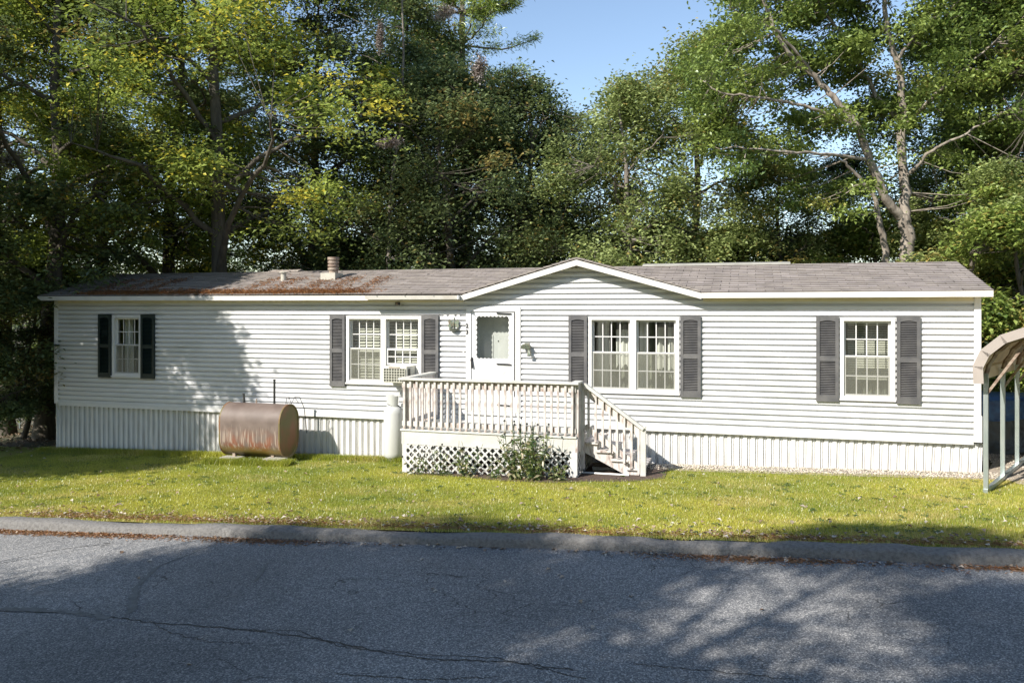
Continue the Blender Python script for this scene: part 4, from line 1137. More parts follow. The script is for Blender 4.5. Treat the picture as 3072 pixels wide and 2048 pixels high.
lattice((DX0 + .10, DY + .005), (1, 0), DX1 - DX0 - .19, -.86, -.275, (0, -1))
lattice((DX1 + .01, DY + .05), (0, 1), 1.3, -.80, -.275, (1, 0))
lattice((DX0 + .012, DY + .13), (0, 1), 1.28, -.86, -.275, (-1, 0))
dk.part('corner_trim', MB().box(DX0 + .02, DX0 + .10, DY - .012, DY + .03, -.90, -.272), M['lattice'])
dk.part('corner_trim', MB().box(DX1 - .09, DX1 + .035, DY - .012, DY + .03, -.90, -.272), M['lattice'])
# stairs (run to the right, near side flush with the gate post)
SY0, SY1 = -1.20, -.16; ntr = 4; run = .262; rise = .135; sx0 = DX1 + .04
def stringer(y):
    prof = [(sx0, -.06)]
    for i in range(ntr): prof += [(sx0 + run * i, -rise * (i + 1) - .03), (sx0 + run * (i + 1), -rise * (i + 1) - .03)]
    prof[0] = (sx0, -.03); prof += [(sx0 + run * ntr, -.66), (sx0 + run * (ntr - 1) - .05, -.66), (sx0, -.30)]
    return MB().prism(prof, y, y + .038, 'y')
for y in (SY0 + .02, SY1 - .06): dk.part('stair_stringer', stringer(y), M['deckpaint'])
for i in range(ntr):
    zt = -rise * (i + 1)
    dk.part('stair_tread', MB().box(sx0 + run * i - .02, sx0 + run * (i + 1) + .02, SY0 - .02, SY1, zt - .034, zt), M['deckpaint'])
    dk.part('stair_riser', MB().box(sx0 + run * i + .002, sx0 + run * i + .02, SY0 + .07, SY1 - .07, zt + .002, zt + rise - .036), M['rimpaint'])
NX = -5.27
dk.part('newel_post', MB().box(NX - .045, NX + .045, SY0 - .045, SY0 + .045, gz(NX, SY0) - .1, .17), M['rimpaint'])
h0 = (DX1 + .09, RT - .02); h1 = (NX - .02, .13)
dk.part('stair_rail', MB().beam((h0[0], SY0 - .03, h0[1]), (h1[0] + .03, SY0 - .03, h1[1]), .10, .05, up=(0, 0, 1)), M['rimpaint'])
dk.part('stair_rail', MB().beam((h0[0], SY0 + .012, h0[1] - .11), (h1[0] - .02, SY0 + .012, h1[1] - .10), .036, .12, up=(0, 0, 1)), M['deckpaint'])
dk.part('stair_rail', MB().beam((h0[0], SY0 + .012, .13), (NX - .02, SY0 + .012, -.56), .036, .09, up=(0, 0, 1)), M['deckpaint'])
for i in range(8):
    t = (i + .6) / 8.2; x = h0[0] + (NX - h0[0]) * t; zt = h0[1] + (h1[1] - h0[1]) * t - .05; zb = .13 + (-.56 - .13) * t - .12
    dk.part('stair_baluster', MB().box(x - .019, x + .019, SY0 - .045, SY0 - .007, zb, zt), M['deckpaint'])

edge = Thing('edging_pipe', 'thin white pipe lying on the mulch under the deck stairs', 'pipe', (-5.95, -1.02, gz(-5.95, -1.02)))
edge.part('pipe', MB().tube([(-6.4, -1.15, gz(-6.4, -1.15) + .03), (-5.5, -1.28, gz(-5.5, -1.28) + .03)], .016, 8), M['trim'])
sb = Thing('paving_block', 'pale concrete block lying in the dark under the deck stairs', 'block', (-6.0, -.7, gz(-6, -.7)))
sb.part('slab', MB().box(-6.2, -5.8, -.85, -.6, gz(-6, -.7) - .03, gz(-6, -.7) + .08), M['block'])

# ------------------------------------------------------------------ plants in front of the lattice
def coneflower(x, y, h, nst, nleaf, label, seed, spread=.25, heads=True):
    g = np.random.default_rng(seed); z0 = gz(x, y)
    t = Thing('coneflower_plant', label, 'plant', (x, y, z0), 'coneflowers along the deck front')
    tb = Tubes(); Ps = []; hd = MB()
    for i in range(nst):
        a = g.uniform(0, 6.28); r = g.uniform(0.1, 1) * spread; hh = h * g.uniform(.55, 1.05)
        e = np.array([r * 1.7 * math.cos(a), r * 0.7 * math.sin(a), hh])
        b = np.array([r * .4 * math.cos(a), r * .25 * math.sin(a), -.02])
        pth = smooth_path([b, (b + e) / 2 + g.normal(size=3) * .03, e], 4); tb.add(pth, np.linspace(.006, .003, len(pth)), 4)
        for q in range(int(nleaf * 1.7)):
            k = int(g.uniform(0, 0.85) * (len(pth) - 1)); Ps.append(pth[k] + g.normal(size=3) * .02)
        if heads and g.uniform() < .7:
            c = e + np.array([x, y, z0])
            hd.lathe(c[0], c[1], [(.006, c[2] - .012), (.020, c[2]), (.018, c[2] + .014), (.006, c[2] + .026)], 7)
    link('stem', tb.mesh('stem', M['leaf_plant']), t.root)
    Ps = np.array(Ps); n = len(Ps); d = g.normal(size=(n, 3)) * np.array([1, 1, .3]) + np.array([0, -.2, .4])
    col = np.stack([g.uniform(0, 1, n), (g.uniform(0, 1, n) < .28) * g.uniform(.4, 1, n), np.zeros(n)], 1)
    link('foliage', leaves(Ps, .105, .038, .25, col, M['leaf_plant'], 'foliage', .3, d), t.root)
    if heads and hd.f: t.part('seed_head', hd, M['dark'], kind='stuff')
PL = [(-9.1, -1.75, .42, 6, 5, 'sparse withered coneflower at the left foot of the lattice', .2), (-8.72, -1.74, .55, 7, 4, 'thin coneflower with dark seed heads second from the left post', .22),
      (-8.2, -1.78, .60, 12, 8, 'leafy coneflower clump in front of the middle of the lattice', .22), (-7.7, -1.80, .42, 6, 6, 'low coneflower tuft left of the tallest bush', .18),
      (-7.28, -1.88, .98, 22, 13, 'tall bushy coneflower reaching above the deck edge', .26), (-6.98, -1.90, .94, 20, 12, 'broad dense coneflower bush right of the tallest one', .24),
      (-6.60, -1.86, .36, 9, 8, 'low withered coneflower by the right corner of the deck', .2)]
for i, (x, y, h, ns, nl, lb, spd) in enumerate(PL): coneflower(x, y, h, ns, nl, lb, 50 + i, spd)

# ------------------------------------------------------------------ carport
def px2ground(px, py):
    r = (px - 1536) / 2400; q = (py - 925) / 2400; Z = 11.0
    for _ in range(40):
        s, y = to_local(r * Z, Z); Z = 0.5 * Z + 0.5 * (2.15 - gz(s, y)) / q
    return r * Z, Z
cpx, cpy = px2ground(2958, 1478)
s1, y1_ = to_local(cpx, cpy)
cp2 = px2ground(3012, 1437)
ang = math.atan2(cp2[1] - cpy, cp2[0] - cpx); BAY = math.hypot(cp2[0] - cpx, cp2[1] - cpy)
zc_ = gz(s1, y1_) + Z0
CM = Matrix.Translation((cpx, cpy, zc_)) @ Matrix.Rotation(ang, 4, 'Z')     # x along the row of posts (away), -y across the span
car = link('carport', None, None, 'metal carport with galvanised posts and curved tan sheet roof at the right edge', 'carport', None, None, CM)
SPAN = 3.7; PH = 1.72
arch = [(0, PH - .02), (.035, PH + .12), (.13, PH + .30), (.30, PH + .47), (.65, PH + .60), (SPAN / 2, PH + .80), (SPAN - .65, PH + .60), (SPAN - .30, PH + .47), (SPAN - .13, PH + .30), (SPAN - .035, PH + .12), (SPAN, PH - .02)]
NB = 5
for i in range(NB):
    x = i * BAY * 0.93
    for sy in (0, -SPAN):
        z_ = -.03
        link('post', MB().box(x - .03, x + .03, sy - .03, sy + .03, z_, PH).mesh('post', M['steel']), car)
    link('roof_bow', MB().tube([(x, -a, z) for a, z in arch], .032, 4).mesh('roof_bow', M['stack']), car)
    br = MB().beam((x, -.02, PH - .28), (x, -.52, PH + .50), .035, .035); link('brace', br.mesh('brace', M['stack']), car)
for sy in (0, -SPAN): link('base_rail', MB().box(-.05, BAY * .93 * (NB - 1) + .05, sy - .03, sy + .03, 0.0, .06).mesh('base_rail', M['steel']), car)
ox = -.22; ex = BAY * .93 * (NB - 1) + .25
outer = [(-.05, PH - .10), (-.06, PH + .12), (.03, PH + .33), (.25, PH + .53), (.63, PH + .68), (SPAN / 2, PH + .88), (SPAN - .63, PH + .68), (SPAN - .25, PH + .53), (SPAN - .03, PH + .33), (SPAN + .06, PH + .12), (SPAN + .05, PH - .10)]
for (a0, z0), (a1, z1) in zip(outer[:-1], outer[1:]):
    mb = MB(); L_ = math.hypot(a1 - a0, z1 - z0); n = max(1, int(L_ / .13)); na, nz = -(z1 - z0) / L_, (a1 - a0) / L_
    for i in range(n):
        t0, t1, t2 = i / n, (i + .75) / n, (i + 1) / n
        def pt(t, h): return (-(a0 + (a1 - a0) * t + na * h), z0 + (z1 - z0) * t + nz * h)
        A, B, Cq, D = pt(t0, 0), pt(t1, 0), pt((t1 + t2) / 2, .022), pt(t2, 0)
        for U, V_ in ((A, B), (B, Cq), (Cq, D)):
            mb.poly([(ox, U[0], U[1]), (ex, U[0], U[1]), (ex, V_[0], V_[1]), (ox, V_[0], V_[1])])
    link('roof_sheet', mb.mesh('roof_sheet', M['tin_under']), car)
    da, dz_ = (a1 - a0) / L_ * .012, (z1 - z0) / L_ * .012
    mb = MB().beam((ox - .01, -a0 + da, z0 - .02 - dz_), (ox - .01, -a1 - da, z1 - .02 + dz_), .02, .13, up=(0, -na, nz)); link('edge_trim', mb.mesh('edge_trim', M['tin']), car)

# pile of stored things under tarps behind the carport
X, Y = 9.35, 15.6; s_, y_ = to_local(X, Y); pz = gz(s_, y_) + Z0
pile = link('tarp_covered_pile', None, None, 'dark plastic wrapped pile with blue tarp on top behind the carport posts', 'pile', None, None, Matrix.Translation((X, Y, pz)) @ Matrix.Rotation(-.3, 4, 'Z'))
def drape(w, d, z0, z1, amp, m, name, seed, flare=.12):
    g = np.random.default_rng(seed); n = 90; k = 14; V = []; F = []
    per = []
    for i in range(n):
        a = 2 * math.pi * i / n; c, s = math.cos(a), math.sin(a); q = (abs(c) ** 6 + abs(s) ** 6) ** (-1 / 6); per.append((c * q * w / 2, s * q * d / 2, a))
    ph = g.uniform(0, 6.28, 6)
    for j in range(k):
        u = j / (k - 1); z = z1 + (z0 - z1) * u; f = 1 + flare * u * u
        for i, (x, y, a) in enumerate(per):
            fold = amp * (0.3 + u) * (math.sin(a * 14 + ph[0] + u * 2) + .6 * math.sin(a * 31 + ph[1] - u * 3) + .5 * math.sin(a * 5 + u * 9 + ph[2]))
            V.append((x * f * (1 + fold), y * f * (1 + fold), z + .03 * math.sin(a * 9 + ph[3]) * (u > .9) + .02 * math.sin(a * 4)))
    for j in range(k - 1):
        for i in range(n): F.append((j * n + i, (j + 1) * n + i, (j + 1) * n + (i + 1) % n, j * n + (i + 1) % n))
    mb = MB(); mb.v = V; mb.f = F + [tuple(range(n))]
    return mb.mesh(name, m, True)
link('plastic_sheet', drape(3.0, 1.7, -.1, .80, .022, M['tarp_black'], 'plastic_sheet', 1), pile)
link('blue_tarp', drape(3.1, 1.8, .66, 1.02, .015, M['tarp_blue'], 'blue_tarp', 2, .05), pile)

# overhead cables at the right edge
for i, (ya, yb) in enumerate(((752, 740), (785, 778), (815, 805))):
    Z = 21 + i; a = at(2930, Z); b = at(3400, Z - 3)
    z_a = CAMZ + (925 - ya) * Z / 2400; z_b = CAMZ + (925 - yb + 45) * (Z - 3) / 2400
    lb = ('top', 'middle', 'lowest')[i] + ' of the three thin overhead cables at the right edge'
    link('overhead_cable', MB().tube([(a[0], a[1], z_a), ((a[0] + b[0]) / 2, (a[1] + b[1]) / 2, (z_a + z_b) / 2 - .1), (b[0], b[1], z_b)], .013, 6).mesh('overhead_cable', M['wire']), None, lb, 'cable', 'overhead cables')

# chain link fence at the far left
fx = [at(-120, 23), at(60, 22.4), at(230, 21.8)]
fen = link('chain_link_fence', None, None, 'grey chain link fence in the woods left of the house', 'fence', None, None, Matrix.Translation((fx[1][0], fx[1][1], Z0 - 1.1)))
for X, Y in fx: link('fence_post', MB().tube([(X - fx[1][0], Y - fx[1][1], -.1), (X - fx[1][0], Y - fx[1][1], 1.25)], .025, 8).mesh('fence_post', M['steel']), fen)
mb = MB(); A = Vector((fx[0][0] - fx[1][0], fx[0][1] - fx[1][1], 0)); B = Vector((fx[2][0] - fx[1][0], fx[2][1] - fx[1][1], 0)); Ln = (B - A).length; u = (B - A).normalized()
k = -1.2
while k < Ln:
    for sg in (1, -1):
        p0 = A + u * max(0, min(Ln, k if sg > 0 else k + 1.2)); p1 = A + u * max(0, min(Ln, k + 1.2 if sg > 0 else k))
        if (p0 - p1).length > .3: mb.beam(p0 + Vector((0, 0, 0.02)), p1 + Vector((0, 0, 1.2)), .005, .005)
    k += .09
link('wire_mesh', mb.mesh('wire_mesh', M['steel']), fen, kind='stuff')
link('top_rail', MB().tube([A + Vector((0, 0, 1.23)), B + Vector((0, 0, 1.23))], .02, 6).mesh('top_rail', M['steel']), fen)

# ------------------------------------------------------------------ trees
TA = grow(1, 14.0, 4.2, .30, .20, 420, 104, cr=.62, autumn=.10)
TB = grow(2, 13.0, 3.6, .24, .20, 380, 104, cr=.58, autumn=.05)
TC = grow(3, 15.5, 4.6, .28, .21, 460, 104, cr=.66, flat=.35, autumn=.12)
TD = grow(4, 9.5, 3.2, .20, .16, 360, 104, cr=.62, flat=.62, autumn=.06)
TE = grow(5, 10.5, 3.4, .22, .17, 340, 104, cr=.6, flat=.7, autumn=.10, shape=1.0)
TS = grow(6, 4.8, 2.1, .10, .06, 170, 130, cr=.46, autumn=.08, nlimb=10)
TP = pine(9, 17.0, 3.6, .38, .24)
# the two-stemmed oak on the right
OX, OY = at(2725, 21.0)
def ok(px, py, dz=0.0):
    Z = 21.0 + dz; s, y = to_local(OX, OY); return ((px - 1536) / 2400 * Z - OX, dz, CAMZ + (925 - py) * Z / 2400 - (gz(s, y) + Z0))
OL = [([(0.1, 0, -.3), ok(2722, 830), ok(2722, 700), ok(2708, 640)], .27, .20),
      ([ok(2715, 660), ok(2712, 560, .1), ok(2704, 420, .2), ok(2712, 330, .2), ok(2690, 180, .1), ok(2662, 90), ok(2648, -60), ok(2640, -260)], .18, .05),
      ([ok(2700, 650), ok(2655, 590, -.2), ok(2610, 480, -.4), ok(2570, 380, -.5), ok(2500, 290, -.6), ok(2440, 230, -.6), ok(2350, 140, -.8), ok(2290, 0, -1), ok(2200, -160, -1)], .17, .04),
      ([ok(2660, 790, -.3), ok(2640, 660, -.5), ok(2620, 590, -.6), ok(2560, 510, -.8), ok(2520, 480, -1)], .12, .03),
      ([ok(2570, 380, -.5), ok(2480, 340, -1), ok(2330, 300, -1.2), ok(2180, 280, -1.3), ok(2120, 250, -1.3)], .07, .02),
      ([ok(2440, 230, -.6), ok(2340, 100, -1.2), ok(2230, 50, -1.4), ok(2190, 20, -1.4)], .06, .02),
      ([ok(2610, 480, -.4), ok(2480, 460, -1.2), ok(2350, 455, -1.6), ok(2200, 440, -1.6)], .06, .02),
      ([ok(2708, 370, .2), ok(2650, 310, .4), ok(2600, 240, .5), ok(2540, 120, .3), ok(2460, 20, .2), ok(2430, -80, 0)], .09, .03),
      ([ok(2712, 380, .2), ok(2790, 300, -.4), ok(2880, 220, -.8), ok(2980, 130, -1)], .08, .02),
      ([ok(2690, 180, .1), ok(2760, 90, -.3), ok(2860, 20, -.6), ok(2930, -60, -.6)], .06, .02),
      ([ok(2712, 540, .1), ok(2800, 450, -.6), ok(2900, 400, -1), ok(3030, 330, -1)], .07, .02)]
def oak():
    g = np.random.default_rng(77); tb = Tubes(); nodes = []
    for pts, ra, rb in OL:
        lp_ = smooth_path(pts, 6, .02, g); tb.add(lp_, np.linspace(ra, rb, len(lp_)) * .76, 9); nodes.append(lp_)
    N = np.concatenate(nodes[1:]); C = []
    zs_ = ok(2700, 560)[2]
    def inside(px, py):
        if py > 640 or px > 3160: return False
        edge = np.interp(py, [-300, 0, 90, 170, 330, 500, 640], [2180, 2160, 2170, 2060, 2090, 2150, 2400])
        return px > edge
    while len(C) < 640:
        px, py = g.uniform(2050, 3160), g.uniform(-330, 640); dz = 0.7 + g.normal() * 1.2
        if not inside(px, py): continue
        # gaps where the sky shows
        f = math.sin(px * .018 + py * .012) * math.sin(py * .021 - px * .006 + 1.2)
        if f > .45: continue
        if py > 420 and g.uniform() < .62: continue
        if dz < .6 and min(math.hypot(px - np.interp(py, [-60, 90, 180, 330, 420, 640], [2648, 2662, 2690, 2712, 2704, 2710]), 0), abs(px - np.interp(py, [0, 140, 230, 290, 380, 480, 590, 650], [2290, 2350, 2440, 2500, 2570, 2610, 2655, 2700]))) < 42 and g.uniform() < .7: continue
        C.append(ok(px, py, dz))
    C = np.array(C)
    for c in C:
        i = (((N - c) ** 2).sum(1) + np.maximum(0, N[:, 2] - c[2]) ** 2 * 2).argmin(); p = N[i]
        tb.add(np.array([p, (p + c) / 2 + [0, 0, -.1], c]), np.array([.018, .009, .004]), 4)
    ncl = len(C); npl = 190; n = ncl * npl; ci = np.repeat(np.arange(ncl), npl); rs = .55 * g.uniform(.6, 1.3, ncl)
    off = g.normal(size=(n, 3)) * np.array([1, 1, .42]) * .55; Pp = C[ci] + off * rs[ci][:, None]
    col = np.stack([np.clip(g.uniform(0, 1, ncl)[ci] * .6 + g.uniform(0, .5, n), 0, 1), (g.uniform(0, 1, ncl) < .05)[ci] * .7 * g.uniform(0, 1, n), np.zeros(n)], 1)
    return tb.mesh('trunk', M['oakbark']), leaves(Pp, .135, .072, .35, col, M['leaf_oak'], 'crown')
TO = oak()
plant_tree('oak_tree', TO, OX, OY, 'tall oak with pale forked trunk rising behind the right half of the roof', 'leaf_oak', 'oakbark')

TG = 'woodland trees behind the house'
# (kind, px, Z, scale, rot, leaf, bark, label)
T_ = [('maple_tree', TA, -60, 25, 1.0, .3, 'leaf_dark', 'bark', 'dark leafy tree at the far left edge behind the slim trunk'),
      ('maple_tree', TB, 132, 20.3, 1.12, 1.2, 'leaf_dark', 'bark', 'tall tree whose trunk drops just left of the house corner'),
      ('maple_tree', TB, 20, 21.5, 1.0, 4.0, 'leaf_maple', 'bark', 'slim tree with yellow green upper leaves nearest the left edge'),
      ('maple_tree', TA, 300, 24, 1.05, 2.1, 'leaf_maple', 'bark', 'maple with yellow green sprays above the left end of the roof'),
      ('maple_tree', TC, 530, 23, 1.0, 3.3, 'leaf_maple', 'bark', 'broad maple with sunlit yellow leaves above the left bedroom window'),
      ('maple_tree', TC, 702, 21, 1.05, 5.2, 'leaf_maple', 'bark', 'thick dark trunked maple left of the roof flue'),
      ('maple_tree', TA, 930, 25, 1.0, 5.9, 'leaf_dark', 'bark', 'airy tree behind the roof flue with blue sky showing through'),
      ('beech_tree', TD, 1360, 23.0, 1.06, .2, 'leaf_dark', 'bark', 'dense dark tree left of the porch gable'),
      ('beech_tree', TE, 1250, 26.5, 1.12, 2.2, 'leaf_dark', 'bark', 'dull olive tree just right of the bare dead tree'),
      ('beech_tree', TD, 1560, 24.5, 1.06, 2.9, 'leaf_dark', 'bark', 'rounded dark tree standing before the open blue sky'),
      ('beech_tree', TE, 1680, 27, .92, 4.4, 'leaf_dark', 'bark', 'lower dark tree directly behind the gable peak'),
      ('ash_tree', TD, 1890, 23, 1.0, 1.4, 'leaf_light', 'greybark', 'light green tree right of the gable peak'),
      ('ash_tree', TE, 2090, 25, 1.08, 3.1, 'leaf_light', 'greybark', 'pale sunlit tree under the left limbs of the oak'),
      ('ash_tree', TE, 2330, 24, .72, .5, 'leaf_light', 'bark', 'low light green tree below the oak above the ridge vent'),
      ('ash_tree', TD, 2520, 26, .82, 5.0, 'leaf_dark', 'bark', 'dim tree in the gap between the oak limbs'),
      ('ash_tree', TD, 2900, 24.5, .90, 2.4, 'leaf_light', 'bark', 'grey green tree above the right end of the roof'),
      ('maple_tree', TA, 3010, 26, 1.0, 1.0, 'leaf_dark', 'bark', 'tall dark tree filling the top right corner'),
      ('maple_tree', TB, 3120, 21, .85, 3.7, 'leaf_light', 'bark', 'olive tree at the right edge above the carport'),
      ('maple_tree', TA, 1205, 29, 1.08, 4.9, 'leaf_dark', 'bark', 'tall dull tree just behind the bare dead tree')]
for nm, me, px, Z, scl, rot, lf, bk, lb in T_:
    X, Y = at(px, Z); plant_tree(nm, me, X, Y, lb, lf, bk, scl, rot, TG)
X, Y = at(1395, 31); plant_tree('pine_tree', TP, X, Y, 'tall pine whose top branches spread against the blue sky', 'leaf_pine', 'greybark', 1.22, 1.0, TG)
X, Y = at(640, 29); plant_tree('pine_tree', TP, X, Y, 'dark pine half hidden behind the broad maples at left', 'leaf_pine', 'bark', .9, 2.6, TG)
X, Y = at(2960, 24); plant_tree('pine_tree', TP, X, Y, 'dark conifer behind the right end of the roof', 'leaf_pine', 'bark', .75, 4.1, TG)
US = [(60, 20.5, .95, 'leaf_dark', 'dim sapling in the woods just left of the house'), (-20, 18.5, .8, 'leaf_dark', 'shaded sapling at the left picture edge'), (150, 23, 1.0, 'leaf_light', 'sapling glimpsed behind the left wall corner'),
      (330, 25, .95, 'leaf_maple', 'low sapling over the far left of the roof'), (620, 25, 1.0, 'leaf_maple', 'low sapling left of the vent pipe'),
      (880, 24, .95, 'leaf_dark', 'low sapling behind the vent pipe'), (1060, 25, 1.15, 'leaf_dark', 'low sapling right of the roof flue'),
      (1450, 24, 1.0, 'leaf_dark', 'low sapling at the foot of the dense dark tree'), (1640, 25, 1.25, 'leaf_dark', 'low sapling touching the left gable slope'), (1830, 22.5, .98, 'leaf_light', 'low bushy sapling right of the gable peak'),
      (2010, 26, 1.25, 'leaf_dark', 'low sapling left of the ridge vent'), (2200, 23, 1.12, 'leaf_light', 'low sapling above the ridge vent'), (2400, 25, 1.1, 'leaf_dark', 'low sapling right of the ridge vent'),
      (2590, 24, 1.2, 'leaf_oak', 'low sapling left of the oak trunk'), (2830, 22.3, 1.1, 'leaf_light', 'low sapling right of the oak trunk'), (2990, 18.0, 1.05, 'leaf_oak', 'dark sapling above the carport roof'),
      (3110, 18.5, 1.15, 'leaf_light', 'sapling beyond the tarp covered pile'), (2960, 20.5, .9, 'leaf_light', 'sapling seen between the carport posts')]
for i, (px, Z, scl, lf, lb) in enumerate(US):
    X, Y = at(px, Z); plant_tree('sapling', TS, X, Y, lb, lf, 'bark', scl, i * 1.7, 'saplings behind the house')

# bare dead tree
def dead_tree():
    g = np.random.default_rng(5); tb = Tubes()
    tr = smooth_path([(0, 0, -.3), (.1, 0, 3.5), (.25, 0, 6.5), (.55, 0, 9), (.5, 0, 13)], 6, .02, g); tb.add(tr, np.linspace(.085, .02, len(tr)), 7)
    for k in range(24):
        i = g.integers(5, len(tr) - 2); a = g.uniform(-.6, .6) + (math.pi if g.uniform() < .45 else 0); ln = g.uniform(1.2, 3.4)
        e = np.array([math.cos(a), math.sin(a), g.uniform(.1, .8)]) * ln
        bp = smooth_path([tr[i], tr[i] + e * .5 + g.normal(size=3) * .12, tr[i] + e], 5, .02, g); tb.add(bp, np.linspace(.016, .004, len(bp)), 4)
        for q in range(4):
            j = g.integers(3, len(bp)); f = e * .35 + g.normal(size=3) * .4; tb.add(np.array([bp[j - 1], bp[j - 1] + f * .5 + g.normal(size=3) * .04, bp[j - 1] + f]), np.array([.006, .005, .003]), 3)
    return tb.mesh('trunk', M['greybark'])
X, Y = at(1150, 22.8); s_, y_ = to_local(X, Y)
dt = link('dead_tree', None, None, 'thin grey dead tree with bare twigs left of the dense dark tree', 'tree', None, None, Matrix.Translation((X, Y, gz(s_, y_) + Z0)))
link('trunk', dead_tree(), dt)

# silk nests of caterpillars
for i, (px, py, Z, sx_, sz_, lb) in enumerate(((1332, 40, 24, .26, .22, 'brown silk nest high in the pine against the sky'), (1437, 205, 20.5, .13, .24, 'grey brown silk nest on the crown of the dense dark tree'),
                                               (1168, 428, 19.6, .22, .09, 'flat brown silk nest on the bare dead tree'), (35, 480, 19, .22, .2, 'brown silk nest near the left picture edge'), (1140, 110, 20, .06, .28, 'long grey nest hanging beside the dead tree top'))):
    g = np.random.default_rng(300 + i); n = 900; off = g.normal(size=(n, 3)) * np.array([sx_, sx_ * .6, sz_]) * .6
    off[:, 0] += .3 * sx_ * np.sin(off[:, 2] * 9); col = np.stack([g.uniform(0, 1, n), (g.uniform(0, 1, n) < .3) * 1.0, np.zeros(n)], 1)
    X, Y = at(px, Z)
    link('silk_nest', leaves(off, .07, .03, .2, col, M['nestleaf'], 'silk_nest', .3), None, lb, 'nest', 'caterpillar nests in the trees', None, Matrix.Translation((X, Y, CAMZ + (925 - py) * Z / 2400)))

# trees that stand off to the left front and across the road; their shade falls on the wall, lawn and asphalt
def lt(s, t): v = HM @ Vector((s, -t, 0)); return v.x, v.y
TX = grow(8, 12.0, 3.3, .20, .2, 620, 120, leafL=.17, cr=.6, flat=.6)
SH = [(TX, -21.0, 5.2, 1.0, 'tallest shade tree left of the frame nearest the house corner'), (TE, -20.9, 3.6, .86, 'shade tree left of the frame close to the house end'), (TD, -23.6, 8.6, .9, 'shade tree left of the frame beside the kerb')]
for i, (me, s_, t_, scl, lb) in enumerate(SH):
    X, Y = lt(s_, t_); plant_tree('shade_tree', me, X, Y, lb, 'leaf_maple', 'bark', scl, i * 2.2, 'shade trees in front of the house')
TY = grow(12, 12.6, 3.9, .25, .2, 250, 150, leafL=.13, cr=.6)
RS = [(TA, -14.9, 18.8, .80), (TC, -13.8, 19.4, .80), (TY, -10.0, 18.6, .98), (TD, -7.4, 19.6, .98), (TC, -3.2, 19.2, .80), (TB, .6, 19.0, .95), (TA, 4.6, 19.6, .92),
      (TD, -13.8, 17.4, .84), (TE, -12.0, 17.2, .84), (TE, -4.8, 18.0, .84), (TD, -1.4, 18.0, .9), (TE, -19.5, 22.5, 1.0), (TA, -10, 24, 1.0), (TB, -3, 25, 1.05), (TC, 6, 23, .93)]
for i, (me, s_, t_, scl) in enumerate(RS):
    X, Y = lt(s_, t_); plant_tree('roadside_tree', me, X, Y, 'leafy tree across the road behind the camera', 'leaf_maple' if i % 2 else 'leaf_light', 'bark', scl, i * 1.9, 'trees across the road')

# distant wood
def far_wood():
    g = np.random.default_rng(42); n = 110000
    X = g.uniform(-48, 52, n); Y = g.uniform(36, 50, n) ; base = (np.floor(X / 2.6) * 12.9898 % 1.0)
    top = 3.9 + 2.0 * np.abs(np.sin(X * .37 + 1)) + 1.6 * np.sin(X * 1.3) + 2.2 * (X < -8) - 1.5 * ((X > -2) & (X < 12))
    Zz = g.uniform(0, 1, n) ** .85 * top - 1.2
    P_ = np.stack([X, Y, Zz], 1); cl = g.uniform(0, 1, 400); ci = (np.floor(X * 1.1).astype(int) * 7 + np.floor(Zz * 1.2).astype(int) * 13) % 400
    col = np.stack([cl[ci] * .7 + g.uniform(0, .3, n), (cl[ci] > .93) * .5, np.zeros(n)], 1)
    return leaves(P_, .24, .16, .35, col, M['leaf_dark'], 'distant_wood')
link('distant_wood', far_wood(), None, 'dim mass of woodland far behind the trees', 'woodland', None, 'stuff')

# ------------------------------------------------------------------ grass, fallen leaves, needles
def blades(n, fs, ft, h, wdt, name, tallf=None):
    s = fs(n); t = ft(n, s)
    ok_ = (t > lawn_edge(s) - .02) & (t < 6.52 + .03 * np.sin(s * 7)) & ~((s > .5) & (t < (s - .5) * 1.9 + .25))
    s, t = s[ok_], t[ok_]; n = len(s)
    # keep the blades clear of the mulch and deck footprint
    inbed = (s > -9.55) & (s < -4.95) & (t < np.interp(s, [-9.6, -9.3, -8.3, -7.5, -6.6, -6.1, -5.35, -4.9], [1.45, 1.72, 1.82, 2.1, 2.12, 1.9, 1.75, 1.35]) - .05 + .08 * RNG.normal(size=n))
    s, t = s[~inbed], t[~inbed]; n = len(s)
    hh = h * RNG.uniform(.5, 1.3, n)
    if tallf is not None: hh = hh * tallf(s, t)
    a = RNG.uniform(0, 6.28, n); lean = RNG.uniform(.1, .75, n) * hh; b = RNG.uniform(0, 6.28, n)
    z = gz_np(s, -t) - .004
    P0 = np.stack([s - np.cos(a) * wdt / 2, -t - np.sin(a) * wdt / 2, z], 1); P1 = np.stack([s + np.cos(a) * wdt / 2, -t + np.sin(a) * wdt / 2, z], 1)
    P2 = np.stack([s + np.cos(b) * lean, -t + np.sin(b) * lean, z + hh], 1)
    V = np.stack([P0, P1, P2], 1).reshape(-1, 3); F = np.arange(n * 3).reshape(-1, 3)
    nz = .48 + .34 * np.sin(s * .8 + 1.7 * np.sin(t * .9)) + .2 * np.sin(s * 2.3 + t * 3.1) + .15 * np.sin(s * 6 - t * 5)
    dry = np.clip((s + 9) / 9, 0, 1) * .30 + np.clip((t - 5.2) / 1.2, 0, 1) * .40 + .45 * (np.sin(s * 1.7 + 2 * np.sin(t * 1.3)) * np.sin(t * 2.1 + s * .6) > .55)
    col = np.stack([np.clip(nz + RNG.normal(size=n) * .28, 0, 1), np.clip((RNG.uniform(0, 1, n) < dry + .05) * RNG.uniform(.3, .9, n), 0, 1), np.zeros(n)], 1)
    return np_mesh(name, V, F, M['grass'], np.repeat(col, 3, 0))
g1 = blades(560000, lambda n: RNG.uniform(-19, 2.2, n), lambda n, s: RNG.uniform(.2, 6.55, n), .036, .0085, 'grass')
struct('grass', g1, 'stuff')
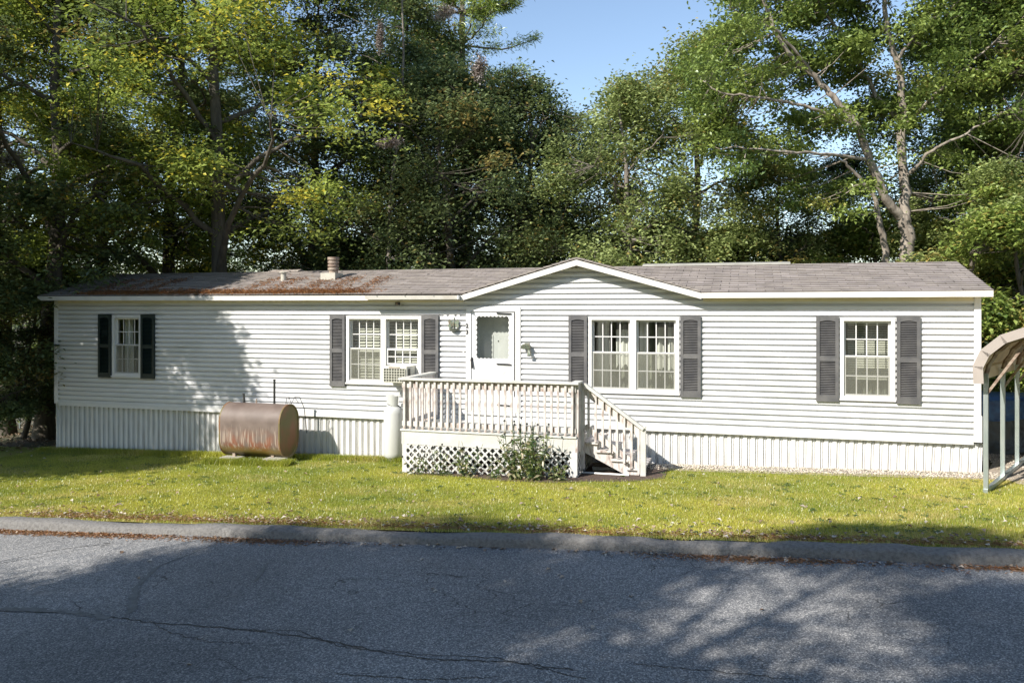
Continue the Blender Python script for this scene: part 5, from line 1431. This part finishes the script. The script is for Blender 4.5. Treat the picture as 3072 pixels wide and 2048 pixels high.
# taller tufts along the skirting, the tank and the deck foot
g2 = blades(42000, lambda n: RNG.uniform(-18.9, -9.5, n), lambda n, s: .36 + np.abs(RNG.normal(size=n)) * .10, .10, .009, 'grass')
struct('grass', g2, 'stuff')
g3 = blades(26000, lambda n: RNG.uniform(-13.9, -12.0, n), lambda n, s: 1.2 + RNG.normal(size=n) * .08, .11, .009, 'grass')
struct('grass', g3, 'stuff')


def clump(n, c, w_): return RNG.choice(c, n) + RNG.normal(size=n) * w_


def scatter_leaves(n, fs, ft, L, name, m='litter', zoff=.03, W=None, up=.75, zf=None, bright=.5):
    s = fs(n); t = ft(n, s); z = (gz_np(s, -t) if zf is None else zf(s, t)) + zoff
    P_ = np.stack([s, -t, z], 1); col = np.stack([RNG.uniform(0, 1, n), (RNG.uniform(0, 1, n) < bright) * RNG.uniform(.2, 1, n), np.zeros(n)], 1)
    return leaves(P_, L, (W or L * .7), up, col, M[m], name, .5)
struct('fallen_leaves', scatter_leaves(230, lambda n: RNG.uniform(-18.5, 1.8, n), lambda n, s: 6.5 - np.abs(RNG.normal(size=n)) * 2.8, .075, 'fallen_leaves', zoff=.04, bright=.6), 'stuff')
struct('fallen_leaves', scatter_leaves(700, lambda n: clump(n, np.array([-16, -12.4, -11.7, -9.5, -8.8, -6.5, -4.2, -3.4, -1.2, .8]), .7), lambda n, s: 6.42 - np.abs(RNG.normal(size=n)) * .38, .06, 'fallen_leaves', zoff=.03, bright=.3), 'stuff')
def zroad(s, t): return np.where(t > 6.72, zr(s, -t), 0.04 + 0.05 * np.clip(s, -22, 8) - .02)
struct('fallen_leaves', scatter_leaves(260, lambda n: RNG.uniform(-14, 3, n), lambda n, s: 6.75 + np.abs(RNG.normal(size=n)) * .06, .055, 'fallen_leaves', zoff=.012, zf=zroad, bright=.25), 'stuff')
struct('fallen_leaves', scatter_leaves(46, lambda n: RNG.uniform(-13, 2, n), lambda n, s: RNG.uniform(7.0, 11, n), .06, 'fallen_leaves', zoff=.012, zf=zroad), 'stuff')
struct('pine_needles', scatter_leaves(9000, lambda n: clump(n, [-14, -13.4, -12.6, -11.8, -10.9, -9, -3.5, -1], .5), lambda n, s: 6.76 + np.abs(RNG.normal(size=n)) * .08, .055, 'pine_needles', 'needles', .008, .006, zf=zroad), 'stuff')
struct('pine_needles', scatter_leaves(7000, lambda n: clump(n, np.array([-12, -10.6, -8.9, -6.8, -5.2, -3.1, -1.6, .5]), .55), lambda n, s: 6.45 - np.abs(RNG.normal(size=n)) * .22, .06, 'pine_needles', 'needles', .025, .006), 'stuff')
struct('fallen_leaves', scatter_leaves(1600, lambda n: RNG.uniform(-26, -19, n), lambda n, s: RNG.uniform(-5, 1, n), .09, 'fallen_leaves', zoff=.01, bright=.2), 'stuff')
# broad leaved weeds in the lawn
nw = 340; ws = RNG.uniform(-18.5, 1.5, nw); wt = RNG.uniform(.7, 6.2, nw); k_ = 9
wP = np.stack([np.repeat(ws, k_), -np.repeat(wt, k_), gz_np(np.repeat(ws, k_), -np.repeat(wt, k_)) + .022], 1) + RNG.normal(size=(nw * k_, 3)) * np.array([.028, .028, .005])
struct('weeds', leaves(wP, .055, .028, .8, np.stack([RNG.uniform(0, .5, nw * k_), np.zeros(nw * k_), np.zeros(nw * k_)], 1), M['leaf_plant'], 'weeds', .3), 'stuff')
# needle drifts on the left of the roof
def roof_needles(n, xs, us, name):
    x = xs(n); u = us(n); P_ = np.stack([x, EY + (RY - EY) * u, EZ + (RZ - EZ) * u + .026 + RNG.uniform(0, .012, n)], 1)
    col = np.stack([RNG.uniform(0, 1, n), (RNG.uniform(0, 1, n) < .2) * .7, np.zeros(n)], 1)
    return leaves(P_, .09, .012, .7, col, M['needles'], name, .0)
struct('pine_needles', roof_needles(9000, lambda n: np.clip(clump(n, np.array([-17.6, -16.9, -16.2, -15.4, -14.7, -14.0, -13.2, -12.6, -12.0, -11.4]), .3), -19, -10.6), lambda n: np.abs(RNG.normal(size=n)) * .09 + .01, 'pine_needles'), 'stuff')
struct('pine_needles', roof_needles(2600, lambda n: clump(n, np.array([-17.9, -17.2, -16.5, -13.9, -13.3, -12.5, -11.9, -11.2]), .14), lambda n: np.clip(clump(n, np.array([.3, .45, .6]), .06), .1, .95), 'pine_needles'), 'stuff')
